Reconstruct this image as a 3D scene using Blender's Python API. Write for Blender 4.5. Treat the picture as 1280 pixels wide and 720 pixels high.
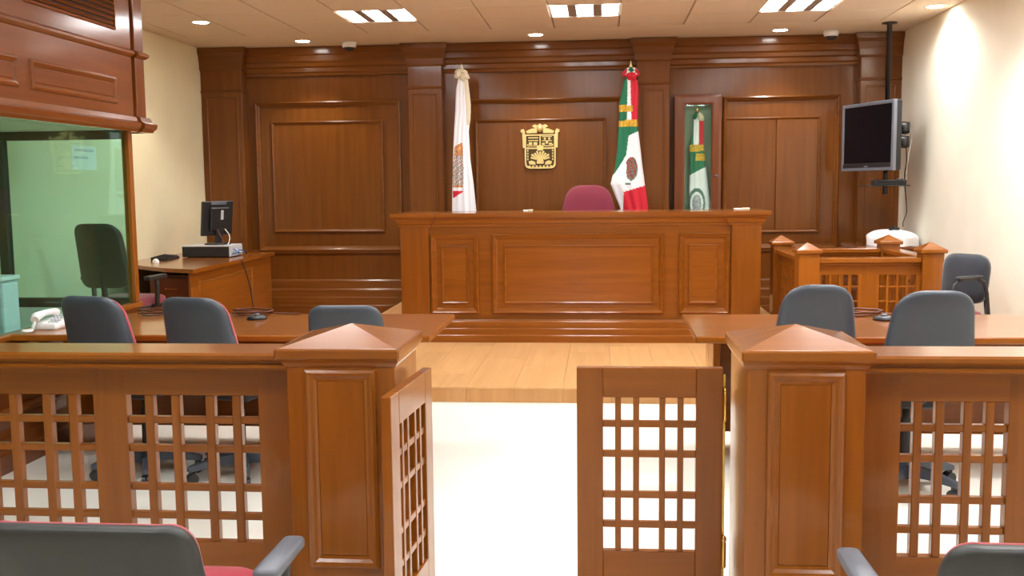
import bpy, math, random
from mathutils import Vector, Matrix
random.seed(7)
PI = math.pi
S = bpy.context.scene
for o in list(bpy.data.objects): bpy.data.objects.remove(o)
C = S.collection

# ------------------------------------------------------------------ camera, world, exposure
FPX = 1250.0; CAMH = 1.52
Yc = Vector((112/FPX, 129/FPX, 1)).normalized()
_t = -(Yc[0] + Yc[1]*.00144)/Yc[2]
Xc = Vector((1, .00144, _t)).normalized()
Zc = Yc.cross(Xc)
if Zc[1] < 0: Zc = -Zc
right = Vector((Xc[0], Yc[0], Zc[0])); up = Vector((Xc[1], Yc[1], Zc[1])); fwd = Vector((Xc[2], Yc[2], Zc[2]))
cam = bpy.data.cameras.new('camera'); camo = bpy.data.objects.new('camera', cam); C.objects.link(camo)
M = Matrix((( right[0], up[0], -fwd[0], 0), (right[1], up[1], -fwd[1], 0), (right[2], up[2], -fwd[2], CAMH), (0, 0, 0, 1)))
camo.matrix_world = M
cam.sensor_width = 36; cam.lens = 36*FPX/1280; cam.clip_start = .05
S.camera = camo
w = bpy.data.worlds.new('world'); S.world = w; w.use_nodes = True
w.node_tree.nodes['Background'].inputs[0].default_value = (.9, .95, 1, 1)
w.node_tree.nodes['Background'].inputs[1].default_value = .15
S.view_settings.view_transform = 'Standard'; S.view_settings.look = 'None'
S.view_settings.gamma = 1; S.view_settings.use_curve_mapping = False
S.view_settings.exposure = 0.7
LAMP = 25.0          # radiance of the fluorescent diffusers
SPOT = 42.0          # watts of the small recessed spots

# ------------------------------------------------------------------ materials
def srgb(r, g, b):
    f = lambda c: (c/255/12.92 if c/255 <= .04045 else ((c/255+.055)/1.055)**2.4)
    return (f(r), f(g), f(b), 1)
MAT = {}
def mat(name, col, rough=.5, metal=0, coat=0, noise=0, nscale=20, bump=0, emit=0, sheen=0, spec=.5):
    m = bpy.data.materials.new(name); m.use_nodes = True; nt = m.node_tree; b = nt.nodes['Principled BSDF']
    b.inputs['Base Color'].default_value = col; b.inputs['Roughness'].default_value = rough; b.inputs['Metallic'].default_value = metal
    b.inputs['Coat Weight'].default_value = coat; b.inputs['Coat Roughness'].default_value = .12
    b.inputs['Sheen Weight'].default_value = sheen; b.inputs['Specular IOR Level'].default_value = spec
    if noise or bump:
        tc = nt.nodes.new('ShaderNodeTexCoord'); n = nt.nodes.new('ShaderNodeTexNoise')
        n.inputs['Scale'].default_value = nscale; n.inputs['Detail'].default_value = 4
        nt.links.new(tc.outputs['Object'], n.inputs['Vector'])
        if noise:
            r = nt.nodes.new('ShaderNodeValToRGB')
            r.color_ramp.elements[0].position = .3; r.color_ramp.elements[1].position = .7
            r.color_ramp.elements[0].color = tuple(c*(1-noise) for c in col[:3])+(1,)
            r.color_ramp.elements[1].color = tuple(min(1, c*(1+noise)) for c in col[:3])+(1,)
            nt.links.new(n.outputs['Fac'], r.inputs[0]); nt.links.new(r.outputs[0], b.inputs['Base Color'])
        if bump:
            bp = nt.nodes.new('ShaderNodeBump'); bp.inputs['Strength'].default_value = bump; bp.inputs['Distance'].default_value = .002
            nt.links.new(n.outputs['Fac'], bp.inputs['Height']); nt.links.new(bp.outputs[0], b.inputs['Normal'])
    if emit:
        b.inputs['Emission Color'].default_value = col; b.inputs['Emission Strength'].default_value = emit
    MAT[name] = m; return m
def wood(name, dark, light, axis='z', rough=.36, coat=1.0, vary=.12, scale=1.0):
    m = bpy.data.materials.new(name); m.use_nodes = True; nt = m.node_tree; b = nt.nodes['Principled BSDF']; L = nt.links.new
    tc = nt.nodes.new('ShaderNodeTexCoord'); mp = nt.nodes.new('ShaderNodeMapping')
    sc = {'x': (1.2, 22, 22), 'y': (22, 1.2, 22), 'z': (22, 22, 1.2)}[axis]
    mp.inputs['Scale'].default_value = tuple(s*scale for s in sc)
    oi = nt.nodes.new('ShaderNodeObjectInfo'); ml = nt.nodes.new('ShaderNodeMath'); ml.operation = 'MULTIPLY'; ml.inputs[1].default_value = 37
    L(oi.outputs['Random'], ml.inputs[0])
    ad = nt.nodes.new('ShaderNodeVectorMath'); ad.operation = 'ADD'
    L(tc.outputs['Object'], ad.inputs[0]); L(ml.outputs[0], ad.inputs[1]); L(ad.outputs[0], mp.inputs['Vector'])
    n = nt.nodes.new('ShaderNodeTexNoise'); n.inputs['Scale'].default_value = 1; n.inputs['Detail'].default_value = 5; n.inputs['Distortion'].default_value = .5
    L(mp.outputs[0], n.inputs['Vector'])
    r = nt.nodes.new('ShaderNodeValToRGB'); r.color_ramp.elements[0].position = .28; r.color_ramp.elements[1].position = .74
    r.color_ramp.elements[0].color = dark; r.color_ramp.elements[1].color = light
    L(n.outputs['Fac'], r.inputs[0])
    hs = nt.nodes.new('ShaderNodeHueSaturation')
    mr = nt.nodes.new('ShaderNodeMapRange'); mr.inputs['To Min'].default_value = 1-vary; mr.inputs['To Max'].default_value = 1+vary
    L(oi.outputs['Random'], mr.inputs['Value']); L(mr.outputs[0], hs.inputs['Value']); L(r.outputs[0], hs.inputs['Color'])
    L(hs.outputs[0], b.inputs['Base Color'])
    b.inputs['Roughness'].default_value = rough; b.inputs['Coat Weight'].default_value = coat; b.inputs['Coat Roughness'].default_value = .15
    b.inputs['Coat IOR'].default_value = 1.36; b.inputs['Specular IOR Level'].default_value = .15
    bp = nt.nodes.new('ShaderNodeBump'); bp.inputs['Strength'].default_value = .06; bp.inputs['Distance'].default_value = .002
    L(n.outputs['Fac'], bp.inputs['Height']); L(bp.outputs[0], b.inputs['Normal'])
    MAT[name] = m; return m
WD, WL = (.235, .066, .004, 1), (.315, .097, .008, 1)         # furniture varnish
for a in 'xyz': wood('wood_'+a, WD, WL, a, vary=.05)
BD, BL = (.135, .041, .005, 1), (.18, .057, .008, 1)         # darker wall panelling
for a in 'xyz': wood('panel_'+a, BD, BL, a, vary=.04, rough=.34, coat=.8)
KD, KL = (.150, .038, .006, 1), (.21, .058, .009, 1)             # reddish booth cabinet
for a in 'xyz': wood('booth_'+a, KD, KL, a, vary=.04)
wood('case_red', (.12, .032, .008, 1), (.165, .045, .011, 1), 'z', vary=.03)
wood('gate_edge', (.33, .11, .02, 1), (.40, .15, .035, 1), 'z', vary=.03)
wood('laminate', (.56, .30, .12, 1), (.68, .40, .175, 1), 'y', rough=.3, coat=.2, vary=.05, scale=.6)
wood('laminate_z', (.50, .25, .09, 1), (.60, .33, .14, 1), 'z', rough=.3, coat=.2, vary=.12, scale=.6)
mat('cream_wall', srgb(232, 222, 186), .75, noise=.03, nscale=3)
mat('pale_wall', srgb(242, 237, 220), .7, noise=.025, nscale=3)
mat('floor_tile', srgb(247, 244, 233), .22, noise=.03, nscale=2.2, spec=.5)
mat('ceiling_tile', srgb(214, 196, 176), .9, noise=.02, nscale=30, bump=.15)
mat('ceiling_plain', srgb(218, 200, 178), .9, noise=.02, nscale=4)
mat('ceiling_grid', srgb(176, 160, 142), .7)
mat('white_metal', srgb(225, 225, 220), .45)
mat('louvre', srgb(200, 200, 205), .25, metal=.6)
mat('diffuser', (.95, .98, 1, 1), .5, emit=LAMP)
mat('lamp_disc', (1, .97, .9, 1), .5, emit=40)
mat('grey_plastic', srgb(66, 73, 83), .42, noise=.04, nscale=60, bump=.1)
mat('grey_plastic_dark', srgb(50, 52, 51), .45, noise=.04, nscale=60, bump=.1)
mat('black_plastic', srgb(34, 35, 38), .4)
mat('black_fabric', srgb(30, 34, 43), .8, noise=.08, nscale=120, sheen=.2)
mat('red_fabric', srgb(168, 28, 52), .8, noise=.08, nscale=150, sheen=.3)
mat('burgundy', srgb(120, 16, 46), .75, noise=.08, nscale=90, sheen=.3)
mat('arm_pad', srgb(104, 108, 118), .35)
mat('brass', srgb(214, 176, 92), .22, metal=1)
mat('gold', srgb(232, 208, 140), .35, metal=.6, noise=.06, nscale=40)
mat('gold_dark', srgb(80, 62, 24), .5, metal=.4)
mat('screen', srgb(8, 10, 18), .3, spec=.2)
mat('silver_plastic', srgb(120, 126, 138), .35, metal=.3)
mat('dark_metal', srgb(48, 46, 48), .35, metal=.7)
mat('pole_metal', srgb(72, 66, 62), .3, metal=.8)
mat('case_grey', srgb(196, 200, 204), .5)
mat('cable_blue', srgb(70, 120, 180), .5)
mat('cable_dark', srgb(40, 36, 36), .5)
mat('cable_white', srgb(220, 215, 205), .5)
mat('cable_brown', srgb(98, 50, 26), .5)
mat('white_plastic', srgb(238, 238, 238), .35)
mat('white_cloth', srgb(240, 240, 242), .7, noise=.02, nscale=30, bump=.3)
mat('paper', srgb(240, 240, 236), .7)
mat('flag_white', srgb(236, 236, 240), .75, noise=.02, nscale=60)
mat('flag_cream', srgb(226, 214, 186), .7, noise=.05, nscale=90)
mat('flag_green', srgb(14, 110, 74), .7, noise=.06, nscale=60)
mat('flag_red', srgb(206, 28, 50), .7, noise=.06, nscale=60)
mat('flag_gold', srgb(206, 160, 36), .5, noise=.45, nscale=70)
mat('crest_brown', srgb(134, 70, 60), .7, noise=.6, nscale=45)
mat('crest_green', srgb(92, 124, 112), .7, noise=.3, nscale=110)
mat('crest_orange', srgb(196, 136, 86), .7, noise=.45, nscale=40)
mat('crest_grey', srgb(160, 162, 170), .7, noise=.4, nscale=40)
mat('case_back', srgb(150, 172, 150), .8, noise=.04, nscale=6)
mat('frame_dark', srgb(40, 62, 54), .5)
mat('ground_dark', srgb(60, 30, 16), .6)
def glass(name, col, refl=.1):
    m = bpy.data.materials.new(name); m.use_nodes = True; nt = m.node_tree; L = nt.links.new
    nt.nodes.remove(nt.nodes['Principled BSDF']); out = nt.nodes['Material Output']
    t = nt.nodes.new('ShaderNodeBsdfTransparent'); t.inputs[0].default_value = col
    g = nt.nodes.new('ShaderNodeBsdfGlossy'); g.inputs['Roughness'].default_value = .02; g.inputs[0].default_value = (.8, 1, .92, 1)
    lw = nt.nodes.new('ShaderNodeLayerWeight'); lw.inputs[0].default_value = .5          # Schlick reflectance, same from both sides
    pw5 = nt.nodes.new('ShaderNodeMath'); pw5.operation = 'POWER'; pw5.inputs[1].default_value = 5; L(lw.outputs['Facing'], pw5.inputs[0])
    fr = nt.nodes.new('ShaderNodeMath'); fr.operation = 'MULTIPLY_ADD'; fr.inputs[1].default_value = .96; fr.inputs[2].default_value = .03; L(pw5.outputs[0], fr.inputs[0])
    mx = nt.nodes.new('ShaderNodeMixShader'); mm = nt.nodes.new('ShaderNodeMath'); mm.operation = 'MULTIPLY'; mm.inputs[1].default_value = refl
    L(fr.outputs[0], mm.inputs[0]); L(mm.outputs[0], mx.inputs[0]); L(t.outputs[0], mx.inputs[1]); L(g.outputs[0], mx.inputs[2]); L(mx.outputs[0], out.inputs[0])
    MAT[name] = m
glass('green_glass', (.80, .975, .95, 1), 1.0)
glass('clear_glass', (.93, .98, .95, 1), .9)

# ------------------------------------------------------------------ mesh builder
class MB:
    def __init__(s): s.v = []; s.f = []; s.mi = []; s.sm = []
    def add(s, vs, fs, mi=0, smooth=False):
        o = len(s.v); s.v += [tuple(p) for p in vs]
        for f in fs: s.f.append(tuple(o+i for i in f)); s.mi.append(mi); s.sm.append(smooth)
        return s
    def box(s, x0, x1, y0, y1, z0, z1, b=0.0, mi=0):
        if b <= 0:
            vs = [(x, y, z) for z in (z0, z1) for y in (y0, y1) for x in (x0, x1)]
            return s.add(vs, [(0, 2, 3, 1), (4, 5, 7, 6), (0, 1, 5, 4), (2, 6, 7, 3), (0, 4, 6, 2), (1, 3, 7, 5)], mi)
        b = min(b, (x1-x0)*.45, (y1-y0)*.45, (z1-z0)*.45)
        vs = []; idx = {}
        X, Y, Z = (x0, x1), (y0, y1), (z0, z1)
        for i in (0, 1):
            for j in (0, 1):
                for k in (0, 1):
                    sx, sy, sz = (1, -1)[i]*b, (1, -1)[j]*b, (1, -1)[k]*b
                    for a, p in enumerate(((X[i], Y[j]+sy, Z[k]+sz), (X[i]+sx, Y[j], Z[k]+sz), (X[i]+sx, Y[j]+sy, Z[k]))):
                        idx[i, j, k, a] = len(vs); vs.append(p)
        g = lambda i, j, k, a: idx[i, j, k, a]
        fs = []
        for i in (0, 1):
            q = [g(i, 0, 0, 0), g(i, 1, 0, 0), g(i, 1, 1, 0), g(i, 0, 1, 0)]; fs.append(q if i else q[::-1])
            q = [g(0, i, 0, 1), g(1, i, 0, 1), g(1, i, 1, 1), g(0, i, 1, 1)]; fs.append(q[::-1] if i else q)
            q = [g(0, 0, i, 2), g(1, 0, i, 2), g(1, 1, i, 2), g(0, 1, i, 2)]; fs.append(q if i else q[::-1])
        for i in (0, 1):
            for j in (0, 1):
                for (q, e) in (([g(i, j, 0, 0), g(i, j, 1, 0), g(i, j, 1, 1), g(i, j, 0, 1)], i == j),
                               ([g(i, 0, j, 0), g(i, 1, j, 0), g(i, 1, j, 2), g(i, 0, j, 2)], i != j),
                               ([g(0, i, j, 1), g(1, i, j, 1), g(1, i, j, 2), g(0, i, j, 2)], i == j)):
                    fs.append(q if e else q[::-1])
                for k in (0, 1):
                    q = [g(i, j, k, 0), g(i, j, k, 1), g(i, j, k, 2)]
                    fs.append(q if (i+j+k) % 2 else q[::-1])
        return s.add(vs, fs, mi)
    def loft(s, rings, caps=True, mi=0, smooth=True, closed=True, capsmooth=False):
        n = len(rings[0]); vs = [p for r in rings for p in r]; fs = []
        m = n if closed else n-1
        for i in range(len(rings)-1):
            for j in range(m):
                fs.append((i*n+j, i*n+(j+1) % n, (i+1)*n+(j+1) % n, (i+1)*n+j))
        s.add(vs, fs, mi, smooth)
        if caps:
            if capsmooth:
                o = len(s.v)-len(vs)
                s.f.append(tuple(range(o, o+n))[::-1]); s.f.append(tuple(range(o+len(vs)-n, o+len(vs)))); s.mi += [mi, mi]; s.sm += [True, True]
            else:
                s.add(rings[0], [tuple(range(n))[::-1]], mi); s.add(rings[-1], [tuple(range(n))], mi)
        return s
    def lathe(s, prof, cx, cy, n=24, mi=0, smooth=True):
        rings = [[(cx+r*math.cos(2*PI*k/n), cy+r*math.sin(2*PI*k/n), z) for k in range(n)] for r, z in prof]
        return s.loft(rings, True, mi, smooth)
    def tube(s, pts, r, n=8, mi=0):
        pts = [Vector(p) for p in pts]; rings = []; up0 = None
        for i, p in enumerate(pts):
            d = (pts[min(i+1, len(pts)-1)]-pts[max(i-1, 0)]).normalized()
            if up0 is None: up0 = Vector((0, 0, 1)) if abs(d.z) < .9 else Vector((1, 0, 0))
            a = d.cross(up0).normalized(); up0 = a.cross(d).normalized()
            rr = r[i] if isinstance(r, (list, tuple)) else r
            rings.append([tuple(p+a*rr*math.cos(2*PI*k/n)+up0*rr*math.sin(2*PI*k/n)) for k in range(n)])
        return s.loft(rings, True, mi)
    def prism(s, poly, z0, z1, mi=0):                       # polygon in xy pulled up in z
        n = len(poly); vs = [(x, y, z0) for x, y in poly]+[(x, y, z1) for x, y in poly]
        return s.add(vs, [tuple(range(n))[::-1], tuple(range(n, 2*n))]+[(i, (i+1) % n, n+(i+1) % n, n+i) for i in range(n)], mi)
    def prism_y(s, poly, y0, y1, mi=0):                     # polygon in xz, y0 < y1
        n = len(poly); vs = [(x, y0, z) for x, z in poly]+[(x, y1, z) for x, z in poly]
        return s.add(vs, [tuple(range(n)), tuple(range(n, 2*n))[::-1]]+[(i, n+i, n+(i+1) % n, (i+1) % n) for i in range(n)], mi)
    def frame(s, a0, a1, b0, b1, prof, fn, mi=0):           # picture-frame moulding; prof = [(inset, height)]; fn(a, b, h) -> xyz
        vs = []; fs = []; n = len(prof)
        for u, h in prof:
            for a, b in ((a0+u, b0+u), (a1-u, b0+u), (a1-u, b1-u), (a0+u, b1-u)): vs.append(fn(a, b, h))
        for i in range(n-1):
            for k in range(4):
                fs.append((i*4+k, i*4+(k+1) % 4, i*4+4+(k+1) % 4, i*4+4+k))
        return s.add(vs, fs, mi)
    def sweep(s, path, prof, mi=0, closed=False):           # moulding along an xy path; prof = [(out, z)], out to the right of travel
        P = [Vector((x, y)) for x, y in path]; n = len(P); rings = []
        for i in range(n):
            ds = []
            if closed or i > 0: ds.append((P[i]-P[i-1]).normalized())
            if closed or i < n-1: ds.append((P[(i+1) % n]-P[i]).normalized())
            ns = [Vector((d.y, -d.x)) for d in ds]
            m = sum(ns, Vector((0, 0)))
            m = m.normalized(); m = m/max(.2, m.dot(ns[0]))
            rings.append([(P[i].x+m.x*o, P[i].y+m.y*o, z) for o, z in prof])
        if closed: rings.append(rings[0])
        return s.loft(rings, not closed, mi, False, closed=True)
    def build(s, name, material, parent=None, world=True, loc=(0, 0, 0), rot=None, auto=False):
        me = bpy.data.meshes.new(name)
        off = Vector((0, 0, 0))
        if parent is not None and world:
            r = parent
            while r.parent: r = r.parent
            off = r.location
        me.from_pydata([(x-off[0], y-off[1], z-off[2]) for x, y, z in s.v], [], s.f)
        for m in (material if isinstance(material, (list, tuple)) else [material]): me.materials.append(MAT[m])
        me.polygons.foreach_set('material_index', s.mi); me.polygons.foreach_set('use_smooth', s.sm)
        me.update()
        o = bpy.data.objects.new(name, me); C.objects.link(o); o.parent = parent; o.location = loc
        if rot: o.rotation_euler = rot
        return o
def B(*a, **k): return MB().box(*a, **k)
def tag(o, label, cat, group=None):
    o['label'] = label; o['category'] = cat
    if group: o['group'] = group
    return o
def thing(name, label, cat, loc=(0, 0, 0), rz=0, group=None):
    o = bpy.data.objects.new(name, None); C.objects.link(o); o.location = loc; o.rotation_euler = (0, 0, rz); o.empty_display_size = .1
    return tag(o, label, cat, group)
def struct(o, label=None, cat=None):
    o['kind'] = 'structure'
    if label: o['label'] = label
    return o
def inst(src, parent, loc, rot=None):
    o = src.copy(); C.objects.link(o); o.parent = parent; o.location = loc
    if rot: o.rotation_euler = rot
    return o
def copy_tree(o, parent=None):
    c = o.copy(); C.objects.link(c); c.parent = parent
    for ch in list(o.children): copy_tree(ch, c)
    return c
def round_poly(pts, r, n=5):
    out = []; m = len(pts)
    for i in range(m):
        p, a, b = Vector(pts[i]), Vector(pts[i-1]), Vector(pts[(i+1) % m])
        rr = r[i] if isinstance(r, (list, tuple)) else r
        d1, d2 = (a-p).normalized(), (b-p).normalized()
        p1, p2 = p+d1*rr, p+d2*rr
        for k in range(n+1):
            t = k/n; out.append(tuple(p1*(1-t)**2+p*2*t*(1-t)+p2*t*t))
    return out
def pad(mb, outline, layers, fn, mi=0):                 # cushion: outline shrunk by metres per layer, fn(a, b, h) -> xyz
    cx = sum(p[0] for p in outline)/len(outline); cy = sum(p[1] for p in outline)/len(outline)
    hw = max(abs(p[0]-cx) for p in outline); hh = max(abs(p[1]-cy) for p in outline)
    rings = []
    for ins, h in layers:
        rings.append([fn(cx+(a-cx)*(1-ins/hw), cy+(b-cy)*(1-ins/hh), h) for a, b in outline])
    return mb.loft(rings, True, mi, True, capsmooth=True)

# ------------------------------------------------------------------ room shell
XL, XR, YB, YN, ZC = -4.3, 3.03, 10.74, -1.8, 3.02
struct(B(XL-.1, XR+.1, YN-.1, YB+.1, -.1, 0).build('floor', 'floor_tile'))
wl = struct(B(XL-.1, XL, YN-.1, YB+.1, 0, ZC+.1).build('wall_left', 'cream_wall'))
wr = struct(B(XR, XR+.1, YN-.1, YB+.1, 0, ZC+.1).build('wall_right', 'pale_wall'))
struct(B(XL, XR, YN-.1, YN, 0, ZC+.1).build('wall_rear', 'pale_wall'))
ceil = struct(B(XL, XR, YN, YB+.1, ZC+.03, ZC+.1).build('ceiling', 'ceiling_plain'))
GX = [.162+.61*k for k in range(-7, 5)]                # ceiling grid lines
GY = [9.80-.61*k for k in range(0, 19)]
gx0, gx1, gy0, gy1 = GX[0], GX[-1], GY[-1], GY[0]
MB().box(XL, XR, gy1, YB, ZC, ZC+.03).build('ceiling_border', 'ceiling_plain', ceil)
MB().box(XL, gx0, YN, gy1, ZC, ZC+.03).build('ceiling_border', 'ceiling_plain', ceil)
MB().box(gx1, XR, YN, gy1, ZC, ZC+.03).build('ceiling_border', 'ceiling_plain', ceil)
if gy0 > YN: MB().box(gx0, gx1, YN, gy0, ZC, ZC+.03).build('ceiling_border', 'ceiling_plain', ceil)
for x in GX: B(x-.006, x+.006, gy0, gy1, ZC+.008, ZC+.03).build('grid_bar', 'ceiling_grid', ceil)
for y in GY[1:]: B(gx0, gx1, y-.004, y+.004, ZC+.005, ZC+.03).build('grid_bar', 'ceiling_tile', ceil)
LIT_COLS = (3, 6, 9); LIT_ROWS = (1, 5, 9, 13)  # rows after the first are unseen lights added to brighten the room
tile0 = None
for i in range(len(GX)-1):
    for j in range(len(GY)-1):
        if i in LIT_COLS and j in LIT_ROWS: continue
        loc = (GX[i]+.305, GY[j+1]+.305, ZC)
        if tile0 is None: tile0 = B(-.297, .297, -.299, .299, 0, .03, .003).build('ceiling_tile', 'ceiling_tile', ceil, world=False, loc=loc)
        else: inst(tile0, ceil, loc)
# recessed fluorescent troffers
first = None
for j in LIT_ROWS:
    for i in LIT_COLS:
        loc = (GX[i]+.305, GY[j+1]+.305, ZC)
        if first is None:
            t = thing('ceiling_light', '', 'light', loc)
            MB().box(-.299, .299, -.299, .299, .022, .03).build('housing', 'white_metal', t, world=False)
            for k in range(3):
                x0 = -.289+k*.221
                B(x0, x0+.136, -.285, .285, .010, .016).build('diffuser', 'diffuser', t, world=False)
            for k in range(2):
                x0 = -.289+.136+k*.221
                B(x0+.002, x0+.083, -.285, .285, .001, .022, .004).build('louvre', 'louvre', t, world=False)
            MB().frame(-.3, .3, -.3, .3, [(0, 0), (.012, 0), (.012, .022)], lambda a, b, h: (a, b, h)).build('trim', 'white_metal', t, world=False)
            first = t
        else:
            t = copy_tree(first); t.location = loc
        if j == 1:
            t['label'] = {3: 'square three-strip ceiling light towards the glass booth', 6: 'square three-strip ceiling light in line with the gold emblem', 9: 'square three-strip ceiling light towards the hanging television'}[i]
        else:
            t['label'] = 'added unseen three-strip ceiling light ' + {5: 'over the ', 9: 'just inside the railing on the ', 13: 'over the public seats on the '}[j] + ({3: 'three-chair table', 6: 'gap between the two tables', 9: 'two-chair table'} if j == 5 else {3: 'booth side', 6: 'line of the gates', 9: 'television side'})[i]
        t['group'] = 'square ceiling lights' if j == 1 else 'added unseen ceiling lights over the public side'
# recessed round spots
spots = [(-3.61, 8.96, 'round recessed ceiling spot near the cream wall above the computer desk'),
         (-3.06, 10.25, 'round recessed ceiling spot in front of the wall panel beside the left camera dome'),
         (-.655, 10.2, 'round recessed ceiling spot in front of the wall panel with the gold emblem'),
         (1.76, 10.28, 'round recessed ceiling spot before the double panel beside the flag cabinet'),
         (2.87, 9.12, 'round recessed ceiling spot washing the pale wall by the television')]
spots += [(2.35, 7.0, 'added unseen ceiling spot over the television-side end of the platform'), (2.35, 4.6, 'added unseen ceiling spot over the two-chair table')]  # unseen pair, added to whiten the right wall
for x, y, lab in spots:
    t = thing('ceiling_spot', lab, 'light', (x, y, ZC), group='recessed ceiling spots')
    MB().lathe([(.068, -.001), (.085, -.004), (.092, -.002), (.094, .0005), (.068, .0008)], 0, 0, 28).build('trim_ring', 'white_metal', t, world=False)
    MB().lathe([(.0, -.0015), (.069, -.0015), (.069, .0006), (0, .0006)], 0, 0, 28).build('lamp_disc', 'lamp_disc', t, world=False)
    ld = bpy.data.lights.new('spot_lamp', 'SPOT'); ld.energy = SPOT; ld.spot_size = 1.75; ld.spot_blend = .55; ld.shadow_soft_size = .05; ld.color = (1, .93, .82)
    lo = bpy.data.objects.new('spot_lamp', ld); C.objects.link(lo); lo.parent = t; lo.location = (0, 0, -.012)
    if 2.2 < x < 2.5: ld.energy = SPOT*3.2; ld.spot_size = 2.4; ld.spot_blend = .8; ld.color = (.95, .97, 1)
    if x > 2.5: ld.energy = SPOT*1.3; ld.spot_blend = .5; ld.spot_size = 2.6; ld.color = (1, .95, .88)
# dome security cameras
for x, y, lab in ((-2.6, 10.36, 'white dome security camera on ceiling between the booth side and the white flag'), (2.27, 10.36, 'white dome security camera on ceiling near the hanging television')):
    t = thing('security_camera', lab, 'camera', (x, y, ZC), group='dome cameras')
    MB().lathe([(0, 0), (.075, 0), (.075, -.03), (.07, -.055), (.06, -.06), (0, -.06)], 0, 0, 24).build('housing', 'white_plastic', t, world=False)
    MB().lathe([(.055, -.058), (.05, -.078), (.03, -.094), (0, -.1)], 0, 0, 20).build('dome', 'black_plastic', t, world=False)

# ------------------------------------------------------------------ platform of laminate planks and the dais behind the bench
YP, ZP, ZD = 6.9, .11, .35
plat = struct(B(XL, XR, YP+.02, YB, 0, ZP-.012).build('platform', 'ground_dark'), 'low laminate platform under the judge bench')
pw = .34; x = -.955-pw*9
k = 0
while x < XR-.01:
    x0, x1 = max(x, XL), min(x+pw, XR)
    if x1-x0 > .02:
        off = (.0, .5, .25, .75)[k % 4]
        ys = [YP-.012]+[YP+off*1.3+.5+1.3*q for q in range(4) if YP+off*1.3+.5+1.3*q < YB-.15]+[YB]
        for q in range(len(ys)-1):
            B(x0+.0008, x1-.0008, ys[q]+.0008, ys[q+1]-.0008, ZP-.012, ZP, .0012).build('plank', 'laminate', plat)
        B(x0+.0008, x1-.0008, YP, YP+.02, 0.001, ZP-.012, .0012).build('riser_board', 'laminate_z', plat)
    x += pw; k += 1
dais = struct(B(-2.03, 1.495, 9.06, YB, ZP, ZD-.02).build('dais', 'wood_x'), 'raised floor behind the judge bench')
B(-2.045, 1.51, 9.06, YB, ZD-.02, ZD, .004).build('dais_top', 'laminate', dais)

# ------------------------------------------------------------------ panelled back wall
wb = struct(B(XL, XR, YB, YB+.1, 0, ZC+.03).build('wall_back', 'panel_z'), 'dark wood panelled wall with pilasters')
fy = lambda y: (lambda a, b, h: (a, y-h, b))
PIL = [(-4.298, -3.845), (-2.04, -1.675), (.365, .705), (2.62, 3.028)]
ENT = [(.0, 2.72), (.035, 2.72), (.04, 2.745), (.055, 2.76), (.055, 2.80), (.075, 2.815), (.08, 2.85), (.10, 2.87), (.10, 2.925), (.12, 2.94), (.12, 3.015), (.0, 3.015)]
DADO = [(0, .80), (.018, .80), (.03, .815), (.03, .835), (.012, .845), (0, .845)]
BASE = [(0, ZP), (.10, ZP), (.10, .235), (.085, .245), (.075, .32), (.06, .332), (.05, .405), (.035, .42), (.025, .50), (.012, .515), (0, .52)]
yf = YB-.005
for i in range(3):
    a, b = PIL[i][1], PIL[i+1][0]
    MB().sweep([(a, yf), (b, yf)], ENT).build('entablature', 'panel_x', wb)
    MB().sweep([(a, yf), (b, yf)], BASE).build('base_moulding', 'panel_x', wb)
    if i != 1 or True: MB().sweep([(a, yf), (b, yf)], DADO).build('dado_rail', 'panel_x', wb)
for n, (a, b) in enumerate(PIL):
    yp = YB-.15
    B(a, b, yp, YB, .66, 2.80, .006).build('pilaster_shaft', 'panel_z', wb)
    cap = [(0, 2.78), (.012, 2.785), (.02, 2.80), (.024, 2.86), (.04, 2.93), (.062, 2.965), (.066, 3.015), (-.14, 3.015), (-.14, 2.78)]
    pa = [(a, YB), (a, yp), (b, yp), (b, YB)]
    x_a = a if n else a
    if n == 0: pa = [(a, yp), (b, yp), (b, YB)]
    if n == 3: pa = [(a, YB), (a, yp), (b, yp)]
    MB().sweep(pa, [(0, 2.78), (.012, 2.785), (.02, 2.80), (.024, 2.86), (.04, 2.93), (.062, 2.965), (.066, 3.015), (-.1, 3.015), (-.1, 2.78)]).build('capital', 'panel_x', wb)
    MB().sweep(pa, [(0, 2.545), (.010, 2.55), (.012, 2.562), (.004, 2.572), (-.01, 2.572), (-.01, 2.545)]).build('astragal', 'panel_x', wb)
    MB().frame(a+.05, b-.05, .76, 2.50, [(0, 0), (.006, .008), (.014, .008), (.022, -.0)], fy(yp)).build('shaft_panel', 'panel_z', wb)
    MB().sweep(pa, [(-.1, ZP), (.12, ZP), (.12, .235), (.105, .245), (.095, .32), (.08, .332), (.07, .405), (.055, .42), (.045, .50), (.032, .52), (.03, .62), (.045, .635), (.05, .665), (.01, .70), (-.1, .70)]).build('pedestal', 'panel_x', wb)
FR_O = [(0, 0), (.002, .036), (.014, .042), (.022, .034), (.03, .030), (.036, .016), (.05, .008), (.052, .0)]
FR_I = [(0, 0), (.003, .020), (.012, .024), (.020, .018), (.028, .014), (.034, .004), (.036, .0)]
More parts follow.
